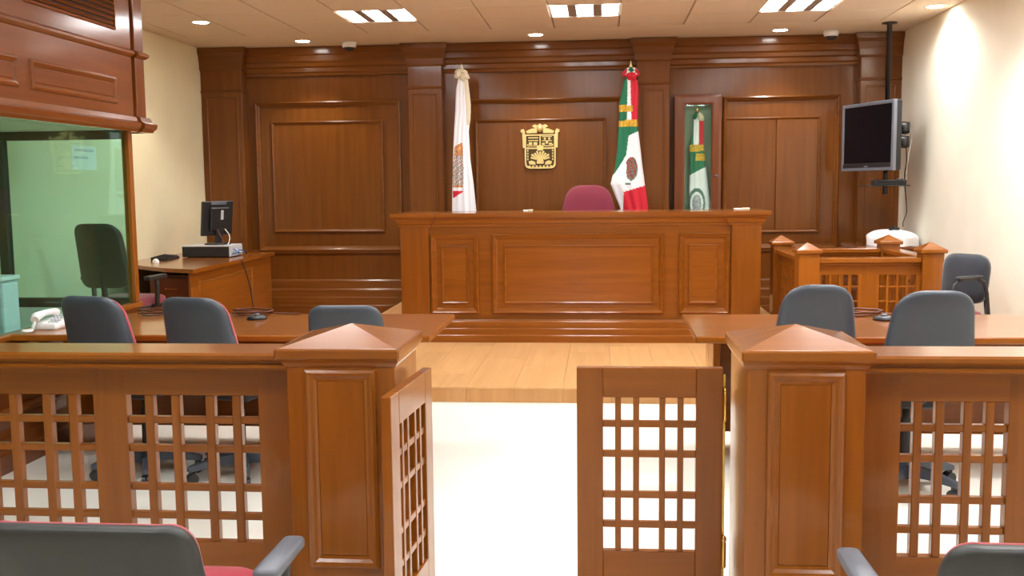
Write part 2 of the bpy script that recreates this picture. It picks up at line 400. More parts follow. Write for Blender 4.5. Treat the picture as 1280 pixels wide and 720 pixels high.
def wall_panel(a0, a1, b0, b1, i0, i1, j0, j1, split=None):
    MB().frame(a0, a1, b0, b1, FR_O, fy(yf)).build('panel_frame', 'panel_x', wb)
    B(i0, i1, YB-.012, YB, j0, j1, .004).build('panel', 'panel_z', wb) if split is None else None
    if split is None:
        MB().frame(i0, i1, j0, j1, FR_I, fy(YB-.010)).build('panel_moulding', 'panel_x', wb)
    else:
        MB().frame(i0-.03, i1+.03, j0-.03, j1+.03, FR_I, fy(YB-.003)).build('panel_moulding', 'panel_x', wb)
        B(i0, split-.004, YB-.018, YB, j0, j1, .004).build('panel_leaf', 'panel_z', wb)
        B(split+.004, i1, YB-.018, YB, j0, j1, .004).build('panel_leaf', 'panel_z', wb)
wall_panel(-3.755, -2.15, .83, 2.45, -3.58, -2.345, 1.035, 2.24)
wall_panel(-1.52, .225, .83, 2.44, -1.345, .05, 1.035, 2.225)
wall_panel(1.262, 2.455, .83, 2.42, 1.285, 2.235, 1.03, 2.175, 1.81)

# ------------------------------------------------------------------ gold emblem
em = thing('wall_emblem', 'gilded shield-shaped emblem mounted on the centre wall panel', 'emblem', (-.65, YB-.012, 1.70))
def em_y(poly, h0, h1, name, m='gold'):
    return MB().prism_y([(p[0]-.65, p[1]+1.70) for p in poly], YB-.012-h1, YB-.012-h0).build(name, m, em)
shield = round_poly([(-.165, .36), (-.165, .0), (.165, .0), (.165, .36)], [.01, .06, .06, .01], 6)[::1]
em_y(shield, 0, .012, 'backing', 'gold_dark')
mb = MB()
inner = [(p[0]*.90, .18+(p[1]-.18)*.92) for p in shield]
n = len(shield); Q = lambda p, h: (p[0]-.65, YB-.012-h, p[1]+1.70)
mb.add([Q(p, .012) for p in shield]+[Q(p, .026) for p in shield]+[Q(p, .026) for p in inner]+[Q(p, .012) for p in inner],
       [(i+r*n, (i+1) % n+r*n, (i+1) % n+(r+1)*n, i+(r+1)*n) for r in range(3) for i in range(n)])
mb.build('border', 'gold', em)
for sx in (-1, 1):
    mb = MB(); mb.prism_y([(sx*p[0]-.65, p[1]+1.7) for p in ([(.165, .22), (.185, .22), (.19, .38), (.205, .385), (.205, .41), (.175, .42), (.16, .39)] if sx > 0 else [(.165, .22), (.185, .22), (.19, .38), (.205, .385), (.205, .41), (.175, .42), (.16, .39)][::-1])], YB-.035, YB-.013)
    mb.build('side_scroll', 'gold', em)
    em_y([(sx*.03, .375), (sx*.14, .372), (sx*.15, .395), (sx*.09, .42), (sx*.04, .425)][::sx], 0, .022, 'wing')
    em_y([(sx*.012, .43), (sx*.05, .425), (sx*.085, .445), (sx*.06, .465), (sx*.02, .455)][::sx], 0, .02, 'crown_leaf')
MB().lathe([(0, -.045), (.035, -.03), (.04, .0), (.03, .03), (0, .05)], 0, 0, 16).build('crown_medallion', 'gold', em, world=False, loc=(0, -.01, .425), rot=None)
for (a0, a1, b0, b1) in [(-.125, -.02, .318, .33), (-.125, -.02, .29, .30), (-.12, -.085, .25, .278), (-.07, -.03, .25, .278), (-.125, -.02, .234, .244),
                         (.02, .125, .234, .244), (.02, .05, .25, .27), (.095, .125, .25, .27), (.06, .085, .262, .29), (.02, .125, .332, .34), (.02, .125, .288, .296)]:
    em_y([(a0, b0), (a1, b0), (a1, b1), (a0, b1)], .012, .022, 'quarter_relief')
for cx_ in (.05, .098):
    em_y([(cx_, .298), (cx_+.015, .314), (cx_, .33), (cx_-.015, .314)], .012, .024, 'star_relief')
em_y([(-.145, .206), (.145, .206), (.145, .222), (-.145, .222)], .012, .024, 'divider')
em_y([(-.006, .222), (.006, .222), (.006, .345), (-.006, .345)], .012, .024, 'divider')
em_y([(-.145, .346), (.145, .346), (.145, .354), (-.145, .354)], .012, .024, 'divider')
em_y(round_poly([(-.03, .19), (.03, .19), (.035, .235), (0, .25), (-.035, .235)][::1], .01, 3), .012, .028, 'centre_medallion')
for k in range(9):                                      # crossed rays and leaves in the lower field
    a_ = math.radians(20+k*17.5); ca, sa = math.cos(a_), math.sin(a_)
    r0, r1 = .04, .105+.012*(k % 2)
    pts = [(ca*r0-sa*.006, .085+sa*r0*.9+ca*.006), (ca*r0+sa*.006, .085+sa*r0*.9-ca*.006), (ca*r1+sa*.011, .085+sa*r1*.9-ca*.011), (ca*r1-sa*.011, .085+sa*r1*.9+ca*.011)]
    em_y(pts, .012, .02+.003*(k % 2), 'ray_relief')
em_y(round_poly([(-.04, .05), (.04, .05), (.03, .115), (0, .13), (-.03, .115)], .012, 3), .012, .027, 'mountain_relief')
for sx in (-1, 1):
    em_y([(sx*.05, .04), (sx*.115, .045), (sx*.125, .075), (sx*.09, .085), (sx*.055, .07)][::sx], .012, .023, 'figure_relief')
for k in range(7):
    em_y([(-.125+k*.038, .016), (-.103+k*.038, .016), (-.103+k*.038, .032), (-.125+k*.038, .032)], .012, .02, 'scroll_bead')
for k in range(6):
    for sx in (-1, 1):
        em_y([(sx*.132-.006, .09+k*.03), (sx*.132+.006, .09+k*.03), (sx*.132+.006, .108+k*.03), (sx*.132-.006, .108+k*.03)], .012, .02, 'border_bead')

# ------------------------------------------------------------------ judge bench
BX0, BX1, BY = -1.83, 1.405, 9.0
jb = thing('judge_bench', 'long panelled wooden judge bench on the platform below the gold emblem', 'bench', ((BX0+BX1)/2, 9.0, ZP))
pil = .262
B(BX0+.0, BX1-.0, BY+.02, BY+.06, ZP, 1.20, .003).build('front', 'wood_x', jb)
for a, b in ((BX0, BX0+pil), (BX1-pil, BX1)):
    B(a, b, BY-.012, BY+.05, .30, 1.20, .006).build('end_pilaster', 'wood_z', jb)
for a in (BX0, BX1-.04): B(a, a+.04, BY+.05, 9.72, ZD+.002, 1.20, .003).build('side_panel', 'wood_z', jb)
x0, x1 = BX0, BX1; p1, p2 = BX0+pil+.01, BX1-pil-.01
cpath = [(x0, 9.72), (x0, BY-.012), (p1, BY-.012), (p1, BY+.02), (p2, BY+.02), (p2, BY-.012), (x1, BY-.012), (x1, 9.72)]
MB().sweep(cpath, [(-.01, 1.155), (.010, 1.155), (.014, 1.168), (.014, 1.178), (.028, 1.182), (.030, 1.205), (.040, 1.222), (.058, 1.230), (.060, 1.245), (-.01, 1.245)]).build('cornice', 'wood_x', jb)
tp = [(x0-.075, 9.74), (x0-.075, BY-.085), (p1+.04, BY-.085), (p1+.04, BY-.05), (p2-.04, BY-.05), (p2-.04, BY-.085), (x1+.075, BY-.085), (x1+.075, 9.74)]
MB().prism(tp, 1.245, 1.278).build('bench_top', 'wood_x', jb)
bpath = [(x0, 9.05), (x0, BY-.01), (x1, BY-.01), (x1, 9.05)]
MB().sweep(bpath, [(-.01, ZP), (.085, ZP), (.085, .172), (.078, .178), (.062, .178), (.062, .230), (.055, .236), (.040, .236), (.040, .290), (.032, .297), (.012, .297), (.008, .31), (-.01, .31)]).build('base_moulding', 'wood_x', jb)
BO = [(0, 0), (.002, .026), (.012, .034), (.02, .026), (.03, .022), (.036, .010), (.046, .004), (.05, .0)]
BI = [(0, 0), (.012, .010), (.026, .014), (.032, .014)]
for (a0, a1, i0, i1) in ((-1.555, -1.115, -1.462, -1.205), (-.992, .557, -.885, .463), (.687, 1.135, .773, 1.03)):
    MB().frame(a0, a1, .36, 1.085, BO, fy(BY+.02)).build('panel_frame', 'wood_x', jb)
    MB().frame(i0, i1, .45, .983, [(0, 0), (.002, .016), (.010, .020), (.018, .012), (.026, .010), (.026, 0)], fy(BY+.019)).build('panel_moulding', 'wood_x', jb)
    B(i0+.02, i1-.02, BY+.012, BY+.03, .47, .963, .004).build('panel', 'wood_x', jb)
# little things on the bench top
for (x, y, lab, s) in ((-.70, 9.55, 'small cream paper packets on the judge bench below the emblem', 1.0), (1.30, 9.5, 'small pale folded paper on the end of the judge bench', 1.6)):
    mb = MB()
    t = thing('paper_packet', lab, 'paper', (x, y, 1.278))
    B(-.045*s, .0, -.03, .03, 0, .012, .003).build('sheet', 'paper', t, world=False)
    B(.004, .045*s, -.02, .03, 0, .015, .003).build('sheet', 'flag_cream', t, world=False)

# ------------------------------------------------------------------ chairs
def star_base(t, R=.29, zc=.40, matn='black_plastic', caster=True):
    MB().lathe([(0, .055), (.04, .055), (.045, .12), (.03, .13), (.025, .14), (.025, zc-.12), (.018, zc-.11), (.018, zc), (0, zc)], 0, 0, 16).build('gas_column', 'black_plastic', t, world=False)
    for k in range(5):
        a = 2*PI*k/5+.35
        ca, sa = math.cos(a), math.sin(a)
        mb = MB(); rings = []
        for r, wdt, z0, z1 in ((.03, .032, .07, .125), (.14, .028, .078, .122), (R-.02, .02, .07, .098), (R, .016, .068, .09)):
            rings.append([(r*ca-sa*wdt*q, r*sa+ca*wdt*q, z) for q, z in ((-1, z0), (1, z0), (.75, z1), (-.75, z1))])
        mb.loft(rings, True, 0, False)
        leg = mb.build('base_leg', matn, t, world=False)
        if caster:
            m2 = MB(); ccx, ccy = (R-.02)*ca, (R-.02)*sa
            for q in (-1, 1):
                n = 14; rr = .028
                rings = []
                for w_ in (.004, .022):
                    rings.append([(ccx-sa*q*w_+ca*rr*math.cos(2*PI*i/n), ccy+ca*q*w_+sa*rr*math.cos(2*PI*i/n), .0285+rr*math.sin(2*PI*i/n)) for i in range(n)])
                m2.loft(rings if q < 0 else rings[::-1])
            m2.box(ccx-.012, ccx+.012, ccy-.012, ccy+.012, .03, .075)
            m2.build('caster', 'black_plastic', leg, world=False)
def make_chair(label, group=None, loc=(0, 0, 0), rz=0, top=1.03, seat=.57, wb_=.43, wt=.34, hback=.50, shell='grey_plastic', cush='red_fabric', arms=False, dip=0.0, lean=.12, rt=.09, name='office_chair', cat='chair', armz=.64, ashell=None, base='grey_plastic', rise=-0.008, bend=.5, armx=.27):
    t = thing(name, label, cat, loc, rz, group)
    star_base(t, zc=seat-.10, matn=base)
    B(-.14, .14, -.14, .14, seat-.14, seat-.075, .01).build('mechanism', 'black_plastic', t, world=False)
    ol = round_poly([(-.225, -.22), (.225, -.22), (.235, .23), (-.235, .23)], .07, 5)
    pad(MB(), ol, [(.03, 0), (.0, .02), (.0, .03)], lambda a, b, h: (a, b, seat-.08+h)).build('seat_pan', 'black_plastic', t, world=False)
    pad(MB(), ol, [(.004, 0), (-.004, .02), (.0, .05), (.02, .066), (.06, .074), (.14, .078)], lambda a, b, h: (a, b, seat-.05+h)).build('seat_cushion', cush, t, world=False)
    zb = top-hback
    bo = round_poly([(-wb_/2, 0), (wb_/2, 0), (wt/2, hback), (-wt/2, hback)], [.10, .10, rt, rt], 8)
    def bf(a, b, h):          # h grows towards the sitter (+y)
        z = zb+b; d = dip*math.cos(min(1, abs(a)/(wt/2))*PI)*(b/hback)
        y = -.27-lean*(b/hback)+bend*a*a+h+.03*math.sin(b/hback*PI)
        return (a, y, z-d)
    sh = MB(); pad(sh, bo, [(.19, -.046), (.15, -.0455), (.11, -.0445), (.07, -.0425), (.04, -.0395), (.018, -.034), (.006, -.026), (.001, -.016), (.0, .0), (.001, .012)], bf)
    sh.build('back_shell', shell, t, world=False)
    cu = MB(); pad(cu, [(p[0]*.965, p[1]+rise*(p[1]/hback)) for p in bo], [(.004, .011), (.0, .02), (.004, .04), (.03, .058), (.09, .066)], bf)
    cu.build('back_cushion', cush, t, world=False)
    MB().tube([(0, .0, seat-.09), (0, -.2, seat-.085), (0, -.28, seat-.04), (0, -.30, zb+.05), (0, -.32, zb+.22)], [.022, .022, .024, .022, .018], 8).build('back_support', 'black_plastic', t, world=False)
    if arms:
        for s in (-1, 1):
            ar = MB().tube([(s*.2, 0, seat-.07), (s*armx, .0, seat-.05), (s*(armx+.005), .0, armz-.02)], .02, 8).build('arm_post', 'black_plastic', t, world=False)
            ap = MB(); apo = round_poly([(s*armx-.034, -.14), (s*armx+.034, -.14), (s*armx+.030, .13), (s*armx-.030, .13)], .02, 4)
            pad(ap, apo, [(.01, -.022), (.0, -.012), (.0, .006), (.004, .012), (.012, .014)], lambda a, b, h: (a, b, armz+h-.014))
            ap.build('arm_pad', ashell or 'arm_pad', t, world=False)
    return t
# chairs at the two front tables
make_chair('grey-backed red office chair turned slightly, pushed to table beside the white telephone', 'office chairs at the front tables', (-2.44, 5.08, 0), -.27, top=1.00, wb_=.45, wt=.34, rt=.09)
make_chair('grey-backed red office chair at the left table, between two other office chairs', 'office chairs at the front tables', (-1.91, 5.06, 0), -.25, top=.995, wb_=.45, wt=.34, rt=.09)
make_chair('grey-backed office chair at the left table, right behind the pyramid-capped post', 'office chairs at the front tables', (-1.26, 5.12, 0), .02, top=.95, wb_=.42, wt=.36, rt=.08)
make_chair('blue-grey office chair at the right table, behind the pyramid-capped post', 'office chairs at the front tables', (1.01, 5.15, 0), .02, top=1.045, wb_=.45, wt=.31, rt=.12)
make_chair('grey office chair at the right table, in front of the small black microphone', 'office chairs at the front tables', (1.50, 5.02, 0), .03, top=1.03, wb_=.46, wt=.335, rt=.12)
# public-side armchairs in the foreground
make_chair('dark grey-backed red armchair facing the lattice railing on the booth side', 'public armchairs', (-1.215, 2.52, 0), 0, top=.735, hback=.44, wb_=.60, wt=.53, rt=.07, shell='grey_plastic_dark', arms=True, dip=.016, lean=.10, seat=.41, armz=.555, rise=-.003, bend=.18, armx=.36)
make_chair('dark grey-backed red armchair facing the lattice railing on the television side', 'public armchairs', (1.01, 2.52, 0), 0, top=.735, hback=.44, wb_=.60, wt=.53, rt=.07, shell='grey_plastic_dark', arms=True, dip=.010, lean=.10, seat=.41, armz=.555, rise=-.003, bend=.18, armx=.36)
# clerk chair seen through the glass
make_chair('black office chair at the computer desk, seen through the green glass', None, (-3.77, 7.60, ZP), -.08, top=1.16, hback=.50, wb_=.42, wt=.36, rt=.1, shell='black_plastic', cush='burgundy', arms=True, armz=.74, seat=.55, ashell='black_plastic', base='black_plastic')
# judge chair
make_chair('high-backed burgundy chair behind the judge bench', None, (-.135, 10.02, ZD), PI, top=1.17, hback=.62, wb_=.74, wt=.42, rt=.15, shell='burgundy', cush='burgundy', lean=.08, seat=.5, base='black_plastic')
# visitor chair by the right wall
vc = thing('visitor_chair', 'black fabric chair with one tubular loop arm against the pale wall by the witness stand', 'chair', (2.60, 7.35, ZP), 0)
def vpart(mb, n, m): return mb.build(n, m, vc, world=False)
vo = round_poly([(-.18, 0), (.18, 0), (.195, .35), (-.195, .35)], [.09, .09, .12, .12], 7)
pad(MB(), vo, [(.10, -.034), (.03, -.03), (.0, -.018), (.0, .02), (.03, .042), (.07, .05), (.12, .054)], lambda a, b, h: (a, .22-h+.10*b+.25*a*a, .535+b)).build('backrest', 'black_fabric', vc, world=False)
so = round_poly([(-.22, -.22), (.22, -.22), (.21, .2), (-.21, .2)], .07, 5)
pad(MB(), so, [(.02, 0), (0, .015), (0, .05), (.03, .065), (.1, .07)], lambda a, b, h: (a, b, .43+h)).build('seat', 'burgundy', vc, world=False)
for s_ in (-1, 1):
    if s_ > 0:
        pts = [(.24, .2, .014), (.24, -.16, .014), (.245, -.2, .04), (.25, -.205, .3), (.25, -.2, .62), (.25, -.17, .70), (.25, -.10, .735), (.25, .06, .735), (.25, .13, .705), (.25, .16, .63), (.24, .2, .46)]
        B(.228, .272, -.14, .10, .738, .758, .008).build('arm_pad', 'black_plastic', vc, world=False)
    else:
        pts = [(-.24, .2, .014), (-.24, -.16, .014), (-.24, -.2, .04), (-.235, -.205, .3), (-.23, -.19, .40), (-.225, -.14, .425), (-.225, .12, .425), (-.22, .2, .44)]
    MB().tube(pts, .013, 8).build('loop_arm' if s_ > 0 else 'leg_frame', 'dark_metal', vc, world=False)
    MB().tube([(s_*.2, .1, .42), (s_*.19, .24, .44), (s_*.15, .275, .54), (s_*.14, .29, .7)], .011, 8).build('back_bar', 'dark_metal', vc, world=False)
for yb_ in (.1, -.12): MB().tube([(-.23, yb_, .42), (.24, yb_, .42)], .011, 8).build('seat_bar', 'dark_metal', vc, world=False)
vc.rotation_euler = (0, 0, -1.02); vc.location = (2.415, 7.35, ZP)

# ------------------------------------------------------------------ front tables
def table(label, x0, x1, y0, y1, zt, ins0, ins1, group=None):
    t = thing('table', label, 'table', ((x0+x1)/2, (y0+y1)/2, 0), group=group)
    B(x0, x1, y0, y1, zt-.035, zt, .006).build('tabletop', 'wood_x', t)
    B(x0+ins0, x1-ins1, y0+.40, y0+.42, zt-.10, zt-.035).build('apron', 'wood_x', t)
    B(x0+ins0+.04, x1-ins1-.04, y1-.14, y1-.115, .08, zt-.035).build('modesty_panel', 'wood_x', t)
    for a in (x0+ins0, x1-ins1-.04): B(a, a+.04, y0+.42, y1-.08, 0, zt-.035, .004).build('side_panel', 'wood_z', t)
    return t
table('long wooden table with three office chairs, reaching to the glass booth', -3.17, -.885, 5.06, 5.95, .752, .06, .26, 'front tables')
table('long wooden table with two office chairs on the television side', .472, 3.0, 5.06, 5.95, .752, .135, .06, 'front tables')
def mic(x, y, lab):
    t = thing('microphone_base', lab, 'microphone', (x, y, .752), group='microphone bases')
    MB().lathe([(0, 0), (.058, 0), (.06, .008), (.054, .018), (.03, .024), (0, .026)], 0, 0, 24).build('base', 'black_plastic', t, world=False)
    MB().lathe([(.0, .02), (.016, .024), (.016, .034), (0, .036)], 0, 0, 14).build('button', 'silver_plastic', t, world=False)
mic(-2.03, 5.70, 'small round black microphone base on the long table by the three chairs')
mic(1.57, 5.70, 'small round black microphone base on the television-side table')
def cable_coil(x, y, lab):
    pts = []
    for k in range(40):
        a = k*.42; r = .075+.02*math.sin(k*1.3)
        pts.append((x+r*1.5*math.cos(a), y+.65*r*math.sin(a), .7625+.012*(k//15)+.003*math.sin(k)))
    pts.append((x+.2, y+.03, .759)); pts.append((x+.3, y+.02, .759))
    o = MB().tube([(p[0]-x, p[1]-y, p[2]-.752) for p in pts], .0055, 6).build('cable_coil', 'cable_brown'); o.location = (x, y, .752)
    tag(o, lab, 'cable', 'cable coils')
cable_coil(-2.72, 5.86, 'loose coil of brown cable on the rear edge of the three-chair table')
cable_coil(-2.13, 5.88, 'loose coil of brown cable behind the round microphone base')
cable_coil(1.47, 5.88, 'loose coil of brown cable at the rear of the television-side table')
# white telephone by the booth
ph = thing('telephone', 'white telephone with its handset lying by the glass booth', 'telephone', (-3.085, 5.33, .752), .06)
po = round_poly([(-.075, -.1), (.075, -.1), (.075, .1), (-.075, .1)], .02, 4)
pad(MB(), po, [(.004, 0), (0, .01), (.004, .03), (.012, .035)], lambda a, b, h: (a, b, h*(1+.5*(b+.1)/.2))).build('body', 'white_plastic', ph, world=False)
MB().tube([(-.03, -.13, .062), (-.035, -.10, .075), (-.03, -.02, .086), (-.03, .07, .084), (-.03, .11, .072)], [.022, .026, .017, .017, .027], 10).build('handset', 'white_plastic', ph, world=False)
MB().tube([(-.03+.0, -.13, .05)]+[(-.035+.022*math.cos(a*.5), -.20+.035*math.sin(a*.5)-.0, .012+.002*math.sin(a)) for a in range(1, 14)], .007, 6).build('cord', 'white_plastic', ph, world=False)
for k in range(12):
    i, j = k % 3, k//3
    B(.012+i*.02, .026+i*.02, -.07+j*.03, -.055+j*.03, .034+.009*j, .045+.009*j, .002).build('button', 'case_grey', ph, world=False)

# ------------------------------------------------------------------ lattice railing, posts and gates
def lattice(mbname, cols, rows, y0, y1, bz0, bz1, parent, matn='wood_z'):
    """cols / rows: lists of opening intervals; bars fill the gaps between them"""
    for (a, b), (c, d) in zip(cols[:-1], cols[1:]):
        B(b, c, y0, y1, bz0, bz1, .003).build(mbname, matn, parent)
    for (a, b), (c, d) in zip(rows[:-1], rows[1:]):
        for (e, f_) in cols:
            pass
        B(cols[0][0], cols[-1][1], y0+.003, y1-.003, min(b, c), max(b, c), .003).build(mbname, 'wood_x', parent)
def spans(a, b, ws, gap):
    tot = sum(ws)+gap*(len(ws)-1); k = (b-a)/tot; out = []; x = a
    for w_ in ws: out.append((x, x+w_*k)); x += (w_+gap)*k
    return out
RY0, RY1 = 3.441, 3.483
ROWS = spans(.232, .778, [.085, .085, .125, .085, .085], .026)
def railing(name, label, px0, px1, panels, rx0, rx1, cap0, cap1, group):
    t = thing(name, label, 'railing', ((px0+px1)/2, 3.40, 0), group=group)
    # post
    B(px0, px1, 3.21, 3.60, 0, .948, .004).build('post', 'wood_z', t)
    cx0, cx1, cy0, cy1 = cap0, cap1, 3.185, 3.627
    MB().sweep([(px0, 3.60), (px0, 3.21), (px1, 3.21), (px1, 3.60)], [(0, .929), (.004, .929), (.012, .943), (.013, .955), (0, .955)], closed=True).build('cap_moulding', 'wood_x', t)
    cb = MB().box(cx0, cx1, cy0, cy1, .954, .991, .006)
    cb.build('cap', 'wood_x', t)
    mx, my = (cx0+cx1)/2, (cy0+cy1)/2; e = .012
    MB().add([(cx0+e, cy0+e, .991), (cx1-e, cy0+e, .991), (cx1-e, cy1-e, .991), (cx0+e, cy1-e, .991), (mx, my, 1.0475)],
             [(0, 1, 4), (1, 2, 4), (2, 3, 4), (3, 0, 4), (3, 2, 1, 0)]).build('cap_pyramid', 'wood_x', t)
    m = (px0+px1)/2
    MB().frame(m-.122, m+.122, .24, .922, [(0, 0), (.003, .013), (.012, .018), (.022, .015), (.032, .007), (.042, .004), (.042, 0)], fy(3.21)).build('panel_moulding', 'wood_z', t)
    B(m-.08, m+.08, 3.206, 3.218, .282, .880, .003).build('panel', 'wood_z', t)
    B(px0-.0, px1+.0, 3.200, 3.218, 0, .12, .004).build('skirting', 'wood_x', t)
    # rail
    B(rx0, rx1, 3.348, 3.571, .918, .948, .008).build('top_rail', 'wood_x', t)
    B(rx0, rx1, 3.368, 3.551, .905, .919).build('rail_groove', 'wood_x', t)
    B(rx0, rx1, 3.350, 3.569, .888, .906, .008).build('rail_moulding', 'wood_x', t)
    B(rx0, rx1, RY0, RY1, .778, .892, .002).build('upper_rail', 'wood_x', t)
    B(rx0, rx1, RY0, RY1, .03, .232, .002).build('lower_rail', 'wood_x', t)
    B(rx0, rx1, RY0-.02, RY1+.02, 0, .03).build('plinth', 'wood_x', t)
    edges = [rx0]+[q for p in panels for q in p]+[rx1]
    for k in range(0, len(edges), 2):
        if edges[k+1]-edges[k] > .005: B(edges[k], edges[k+1], RY0-.0005, RY1+.0005, .03, .892, .002).build('stile', 'wood_z', t)
    for (a, b) in panels:
        cols = spans(a, b, [.068, .068, .098, .068, .068], .034 if (b-a) > .42 else .045)
        lattice('lattice_bar', cols, ROWS, RY0+.004, RY1-.004, .232, .778, t)
    return t
LP = [(-1.725, -1.232)]
while LP[0][0] > -2.9: LP.insert(0, (LP[0][0]-.126-.493, LP[0][0]-.126))
LP = [p for p in LP if p[0] > -3.15]
railing('lattice_railing', 'wooden lattice railing and square post on the side of the glass booth', -1.049, -.682, LP, -3.16, -1.049, -1.083, -.662, 'lattice railings')
RP = [(1.012, 1.365)]
while RP[-1][1] < 2.6: RP.append((RP[-1][1]+.121, RP[-1][1]+.121+.353))
railing('lattice_railing', 'wooden lattice railing and square post on the television side', .462, .834, RP, .834, 3.02, .443, .860, 'lattice railings')
# gates (hinge at local origin, leaf along +x, front at -y)
def gate(label, loc, rz, flip):
    t = thing('swing_gate', label, 'gate', loc, rz, 'swing gates')
    W, zt, z0, th = .532, .864, .03, .034
    s = -1 if flip else 1
    def bx(a, b, c, d, e, f_, be): 
        a, b = sorted((s*a, s*b)); return B(a, b, c, d, e, f_, be)
    o0, o1 = .104, .437
    bx(.008, o0, -th/2, th/2, z0, zt, .003).build('stile', 'wood_z', t, world=False)
    bx(o1, W, -th/2, th/2, z0, zt, .003).build('stile', 'wood_z', t, world=False)
    bx(o0, o1, -th/2, th/2, .7546, zt, .002).build('upper_rail', 'wood_x', t, world=False)
    bx(o0, o1, -th/2, th/2, z0, .181, .002).build('lower_rail', 'wood_x', t, world=False)
    cols = spans(o0, o1, [.047, .047, .078, .047, .047], .0235)
    rows = spans(.181, .7546, [.09, .09, .133, .09, .09], .025)
    for (a, b), (c, d) in zip(cols[:-1], cols[1:]): bx(b, c, -th/2+.005, th/2-.005, .181, .7546, .002).build('lattice_bar', 'wood_z', t, world=False)
    for (a, b), (c, d) in zip(rows[:-1], rows[1:]): bx(o0, o1, -th/2+.007, th/2-.007, b, c, .002).build('lattice_bar', 'wood_x', t, world=False)
    # brass piano hinge
    bx(-.001, .0075, -.006, .006, .06, .84, 0).build('hinge_strip', 'brass', t, world=False)
    for zc_ in (.725, .181):
        MB().lathe([(0, zc_-.055), (.006, zc_-.052), (.008, zc_-.046), (.008, zc_+.04), (.006, zc_+.046), (.009, zc_+.052), (.009, zc_+.06), (.004, zc_+.068), (0, zc_+.07)], s*.001, -.022, 12).build('hinge_barrel', 'brass', t, world=False)
    return t
gate('closed wooden lattice gate with brass hinges', (.441, 3.592, 0), 0, True)
gate('wooden lattice gate swung open against its post', (-.635, 3.567, 0), -math.radians(94.5), False)

# ------------------------------------------------------------------ witness stand
ws = thing('witness_stand', 'small square wooden witness stand with lattice sides and capped posts', 'witness stand', (2.13, 8.6, ZP))
WX0, WX1, WY0, WY1 = 1.605, 2.54, 8.0, 9.15
def wpost(x, y, top, r=.08):
    p = B(x-r, x+r, y-r, y+r, ZP, top-.03, .004).build('post', 'wood_z', ws)
    c = MB().box(x-r-.02, x+r+.02, y-r-.02, y+r+.02, top-.03, top, .005)
    c.add([(x-r-.012, y-r-.012, top), (x+r+.012, y-r-.012, top), (x+r+.012, y+r+.012, top), (x-r-.012, y+r+.012, top), (x, y, top+.055)], [(0, 1, 4), (1, 2, 4), (2, 3, 4), (3, 0, 4)])
    c.build('post_cap', 'wood_x', p)
for (x, y) in ((WX0, WY0), (WX1, WY0), (WX0, WY1), (WX1, WY1)): wpost(x, y, 1.0)
def wside(ax, c, a0, a1, door=False):
    def bb(u0, u1, d, z0, z1, be, name, m):
        (B(u0, u1, c-d, c+d, z0, z1, be) if ax == 'x' else B(c-d, c+d, u0, u1, z0, z1, be)).build(name, m, ws)
    h_, v_ = ('wood_x', 'wood_z') if ax == 'x' else ('wood_y', 'wood_z')
    bb(a0, a1, .065, .895, .935, .006, 'top_rail', h_)
    bb(a0, a1, .045, .875, .895, .004, 'rail_moulding', h_)
    bb(a0, a1, .022, .80, .875, .002, 'upper_rail', h_)
    bb(a0, a1, .022, ZP+.03, ZP+.14, .002, 'lower_rail', h_)
    n = 6; m = (a0+a1)/2; sw = .05
    bb(m-sw, m+sw, .0225, ZP+.03, .875, .002, 'stile', v_)
    for (p, q) in ((a0, m-sw), (m+sw, a1)):
        bb(p, p+.03, .0225, ZP+.14, .80, .002, 'stile', v_); bb(q-.03, q, .0225, ZP+.14, .80, .002, 'stile', v_)
        cs = spans(p+.03, q-.03, [.07]*4, .022)
        rs = spans(ZP+.14, .80, [.11, .13, .15, .13, .11], .016)
        for (a, b), (c_, d) in zip(cs[:-1], cs[1:]): bb(b, c_, .018, ZP+.14, .80, .002, 'lattice_bar', v_)
        for (a, b), (c_, d) in zip(rs[:-1], rs[1:]): bb(p+.03, q-.03, .014, b, c_, .002, 'lattice_bar', h_)
wside('x', WY0, WX0+.08, WX1-.08); wside('x', WY1, WX0+.08, WX1-.08)
wside('y', WX0, WY0+.08, WY1-.08); wside('y', WX1, WY0+.08, WY1-.08)

# ------------------------------------------------------------------ side table behind the stand with white cloth
st = thing('side_table', 'reddish wooden side table in the corner under the television', 'table', (2.72, 9.95, ZP))
B(2.40, 3.01, 9.60, 10.32, .885, .915, .005).build('tabletop', 'case_red', st)
B(2.44, 2.98, 9.64, 9.66, .22, .885, .003).build('front_panel', 'case_red', st)
for a in (2.42, 2.95): B(a, a+.04, 9.63, 10.30, ZP, .885, .004).build('side_panel', 'case_red', st)
cl = MB(); N1, N2 = 28, 22; rings = []
for j in range(N2+1):
    v = j/N2; row = []
    for i in range(N1):
        a = 2*PI*i/N1; r = math.sin(min(1, v*1.35)*PI/2)
        z = .145*math.cos(v*PI/2)**.75*(1+.05*math.sin(3*a))
        row.append((.0+.235*r*math.cos(a)*(1+.05*math.sin(5*a+v*3)), .25*r*math.sin(a)*(1+.05*math.cos(4*a)), max(0, z+.006*math.sin(7*a+9*v)*r)))
    rings.append(row)
cl.loft(rings, True); co = cl.build('white_cloth', 'white_cloth'); co.location = (2.765, 9.86, .915)
tag(co, 'white cloth draped over equipment on the reddish side table', 'cloth')
rt_ = thing('handset', 'small black handset lying on top of the white cloth', 'handset', (2.77, 9.80, 1.060), .5)
B(-.055, .055, -.022, .022, .0, .026, .008).build('body', 'black_plastic', rt_, world=False)
MB().lathe([(0, .02), (.018, .022), (.02, .034), (.012, .042), (0, .043)], -.02, 0, 12).build('knob', 'dark_metal', rt_, world=False)

